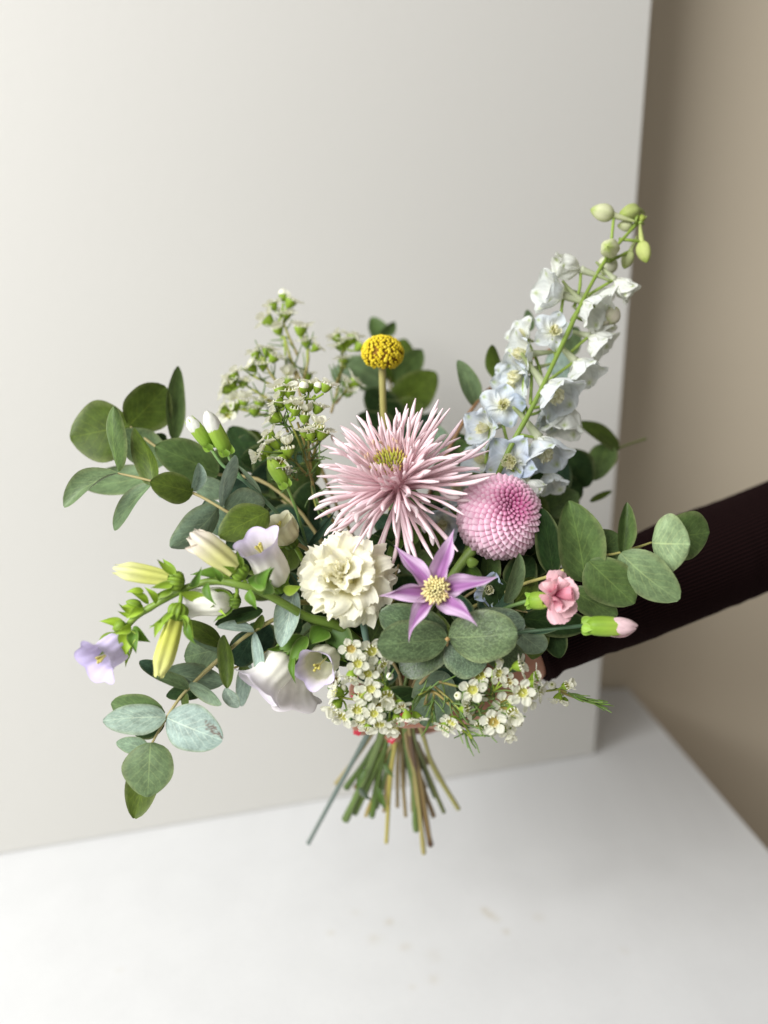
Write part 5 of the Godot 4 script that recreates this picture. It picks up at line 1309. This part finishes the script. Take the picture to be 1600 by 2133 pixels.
func place() -> void:
	var ground := func(x: float, y: float) -> Vector3: return on_plane(x, y, Vector3.ZERO, Vector3.UP)
	var l0: Vector3 = ground.call(0.0, 1780.0)
	var r0: Vector3 = ground.call(1237.0, 1572.0)
	var along := (r0 - l0).normalized()
	var away := Vector3.UP.cross(along)
	if away.z > 0.0:
		away = -away
	# table
	var e0: Vector3 = ground.call(1310.0, 1432.0)
	var e1: Vector3 = ground.call(1598.0, 1764.0)
	var edge := (e1 - e0).normalized()
	var across := Vector3.UP.cross(edge)                       # along the wall, to the right
	if across.x < 0.0:
		across = -across
	var near := e1 + edge * 0.75
	var corners := [e0, near, near - across * 2.2, e0 - across * 2.2]
	var o := thing("table", "white tabletop with a few faint brown stains below the bouquet", "table", Vector3(e1.x, 0.0, e1.z))
	var stains := []
	for q in [[812, 1921, 9, 0.5], [1010, 1896, 9, 0.6], [1021, 1905, 10, 0.6], [1055, 1941, 8, 0.5], [690, 1942, 8, 0.25], [780, 1955, 14, 0.25], [845, 1972, 12, 0.25], [905, 1990, 16, 0.15], [905, 2040, 12, 0.25], [860, 2055, 8, 0.2], [1120, 1910, 12, 0.2], [740, 1900, 10, 0.15], [1034, 1914, 8, 0.4], [250, 2020, 9, 0.15], [1300, 1980, 10, 0.15]]:
		var p: Vector3 = ground.call(q[0], q[1])
		stains.append([Vector2(p.x, p.z), ground.call(q[0] + q[2], q[1]).distance_to(p), q[3]])
	var lo := Vector2(-0.45, -0.75)
	var t := grey_texture(640, 640, func(u, v):
		var p := lo + Vector2(u, v) * 0.9
		var k := 0.0
		for s in stains:
			var d: float = p.distance_to(s[0]) / s[1] + 0.5 * speck.get_noise_2d(p.x * 90.0, p.y * 90.0)
			if d < 2.0:
				k = maxf(k, s[2] * exp(-d * d))
		var dust := 0.03 * speck.get_noise_2d(p.x * 14.0, p.y * 14.0) + 0.016 * maxf(0.0, speck.get_noise_2d(p.x * 80.0, p.y * 80.0)) * -1.0
		return Vector3(0.97 + dust - 0.20 * k, 0.97 + dust - 0.28 * k, 0.97 + dust - 0.42 * k))
	var tm := coat("table_paint", Color(0.665, 0.665, 0.66), 0.5, 0.0, t)
	tm.uv1_scale = Vector3(1.0 / 0.9, 1.0 / 0.9, 1.0)
	tm.uv1_offset = Vector3((o.position.x - lo.x) / 0.9, (o.position.z - lo.y) / 0.9, 0.0)
	tm.texture_repeat = false
	part("tabletop", prism(corners, -0.035, 0.0, 0.003, Color.WHITE), tm, o)
	# panel that stands on the table behind the bouquet
	o = thing("panel", "tall plain white panel standing on the table behind the bouquet", "panel", Vector3(r0.x, 0.001, r0.z))
	var m := 0.02
	var p0 := l0 - along * 0.75
	part("board", prism([r0, p0, p0 + away * m, r0 + away * m], 0.001, 1.7, 0.0015, Color.WHITE), coat("panel_paint", Color(0.572, 0.558, 0.520), 0.6, 0.008), o)
	# the beige wall that the table's far end touches
	var w0 := e0 - edge * 0.004 - across * 3.0
	var w1 := e0 - edge * 0.004 + across * 3.0
	org = Vector3.ZERO
	var wall := part("wall", prism([w0, w1, w1 - edge * 0.1, w0 - edge * 0.1], -0.75, 2.2, 0.0, Color.WHITE), coat("wall_paint", Color(0.56, 0.485, 0.37), 0.7, 0.01), self)
	wall.set_meta("kind", "structure")
	wall.set_meta("label", "plain beige wall at the right, beyond the table's edge and behind the panel")
	wall.set_meta("category", "wall")
	var floor := part("floor", prism([Vector3(-3, 0, -3), Vector3(3, 0, -3), Vector3(3, 0, 3), Vector3(-3, 0, 3)], -0.8, -0.75, 0.0, Color.WHITE), coat("added_floor_paint", Color(0.25, 0.2, 0.15), 0.6, 0.0), self)  # unseen floor, added to keep light from below off the wall
	floor.set_meta("kind", "structure")


# ---------------------------------------------------------------- all of it
func _ready() -> void:
	rng.seed = 20
	cam_at = Transform3D(Basis(Vector3.RIGHT, deg_to_rad(-PITCH)), Vector3(0, EYE, 0))
	var cam := Camera3D.new()
	cam.name = "camera"
	add_child(cam)
	cam.transform = cam_at
	var lens := CameraAttributesPhysical.new()
	lens.frustum_focal_length = 17.5 / (1066.5 / FOCAL)
	lens.frustum_focus_distance = 0.525
	lens.exposure_aperture = 2.3
	lens.frustum_near = 0.02
	lens.frustum_far = 30.0
	cam.attributes = lens
	cam.fov = rad_to_deg(2.0 * atan(1066.5 / FOCAL))
	cam.near = 0.02
	cam.far = 30.0
	cam.current = true
	var w := WorldEnvironment.new()
	w.name = "environment"
	var e := Environment.new()
	e.background_mode = Environment.BG_COLOR
	e.background_color = Color(0.325, 0.315, 0.30).linear_to_srgb()
	e.tonemap_mode = Environment.TONE_MAPPER_LINEAR
	e.tonemap_exposure = 1.0
	e.sdfgi_enabled = true
	e.ssao_enabled = true
	e.ssil_enabled = true
	w.environment = e
	add_child(w)
	# daylight from a large window on the left, behind the camera
	window_light("window_light", Vector3(-1.3, 1.45, 0.75), Vector3(0.0, 0.35, -0.6), Vector2(1.5, 1.3), 9.0, Color(0.985, 0.99, 0.995))
	make_materials()
	place()
	person()
	eucalyptus()
	delphinium()
	bellflowers()
	carnations()
	ball_flower()
	spider_chrysanthemum()
	pompon_chrysanthemum()
	clematis()
	waxflowers()

func window_light(called: String, at: Vector3, to: Vector3, wide: Vector2, energy: float, tone: Color) -> void:
	var l := AreaLight3D.new()
	l.name = called
	l.area_size = wide
	l.light_energy = energy
	l.light_color = tone
	l.shadow_enabled = true
	l.area_range = 8.0
	l.area_attenuation = 2.0
	add_child(l)
	l.look_at_from_position(at, to, Vector3.UP)
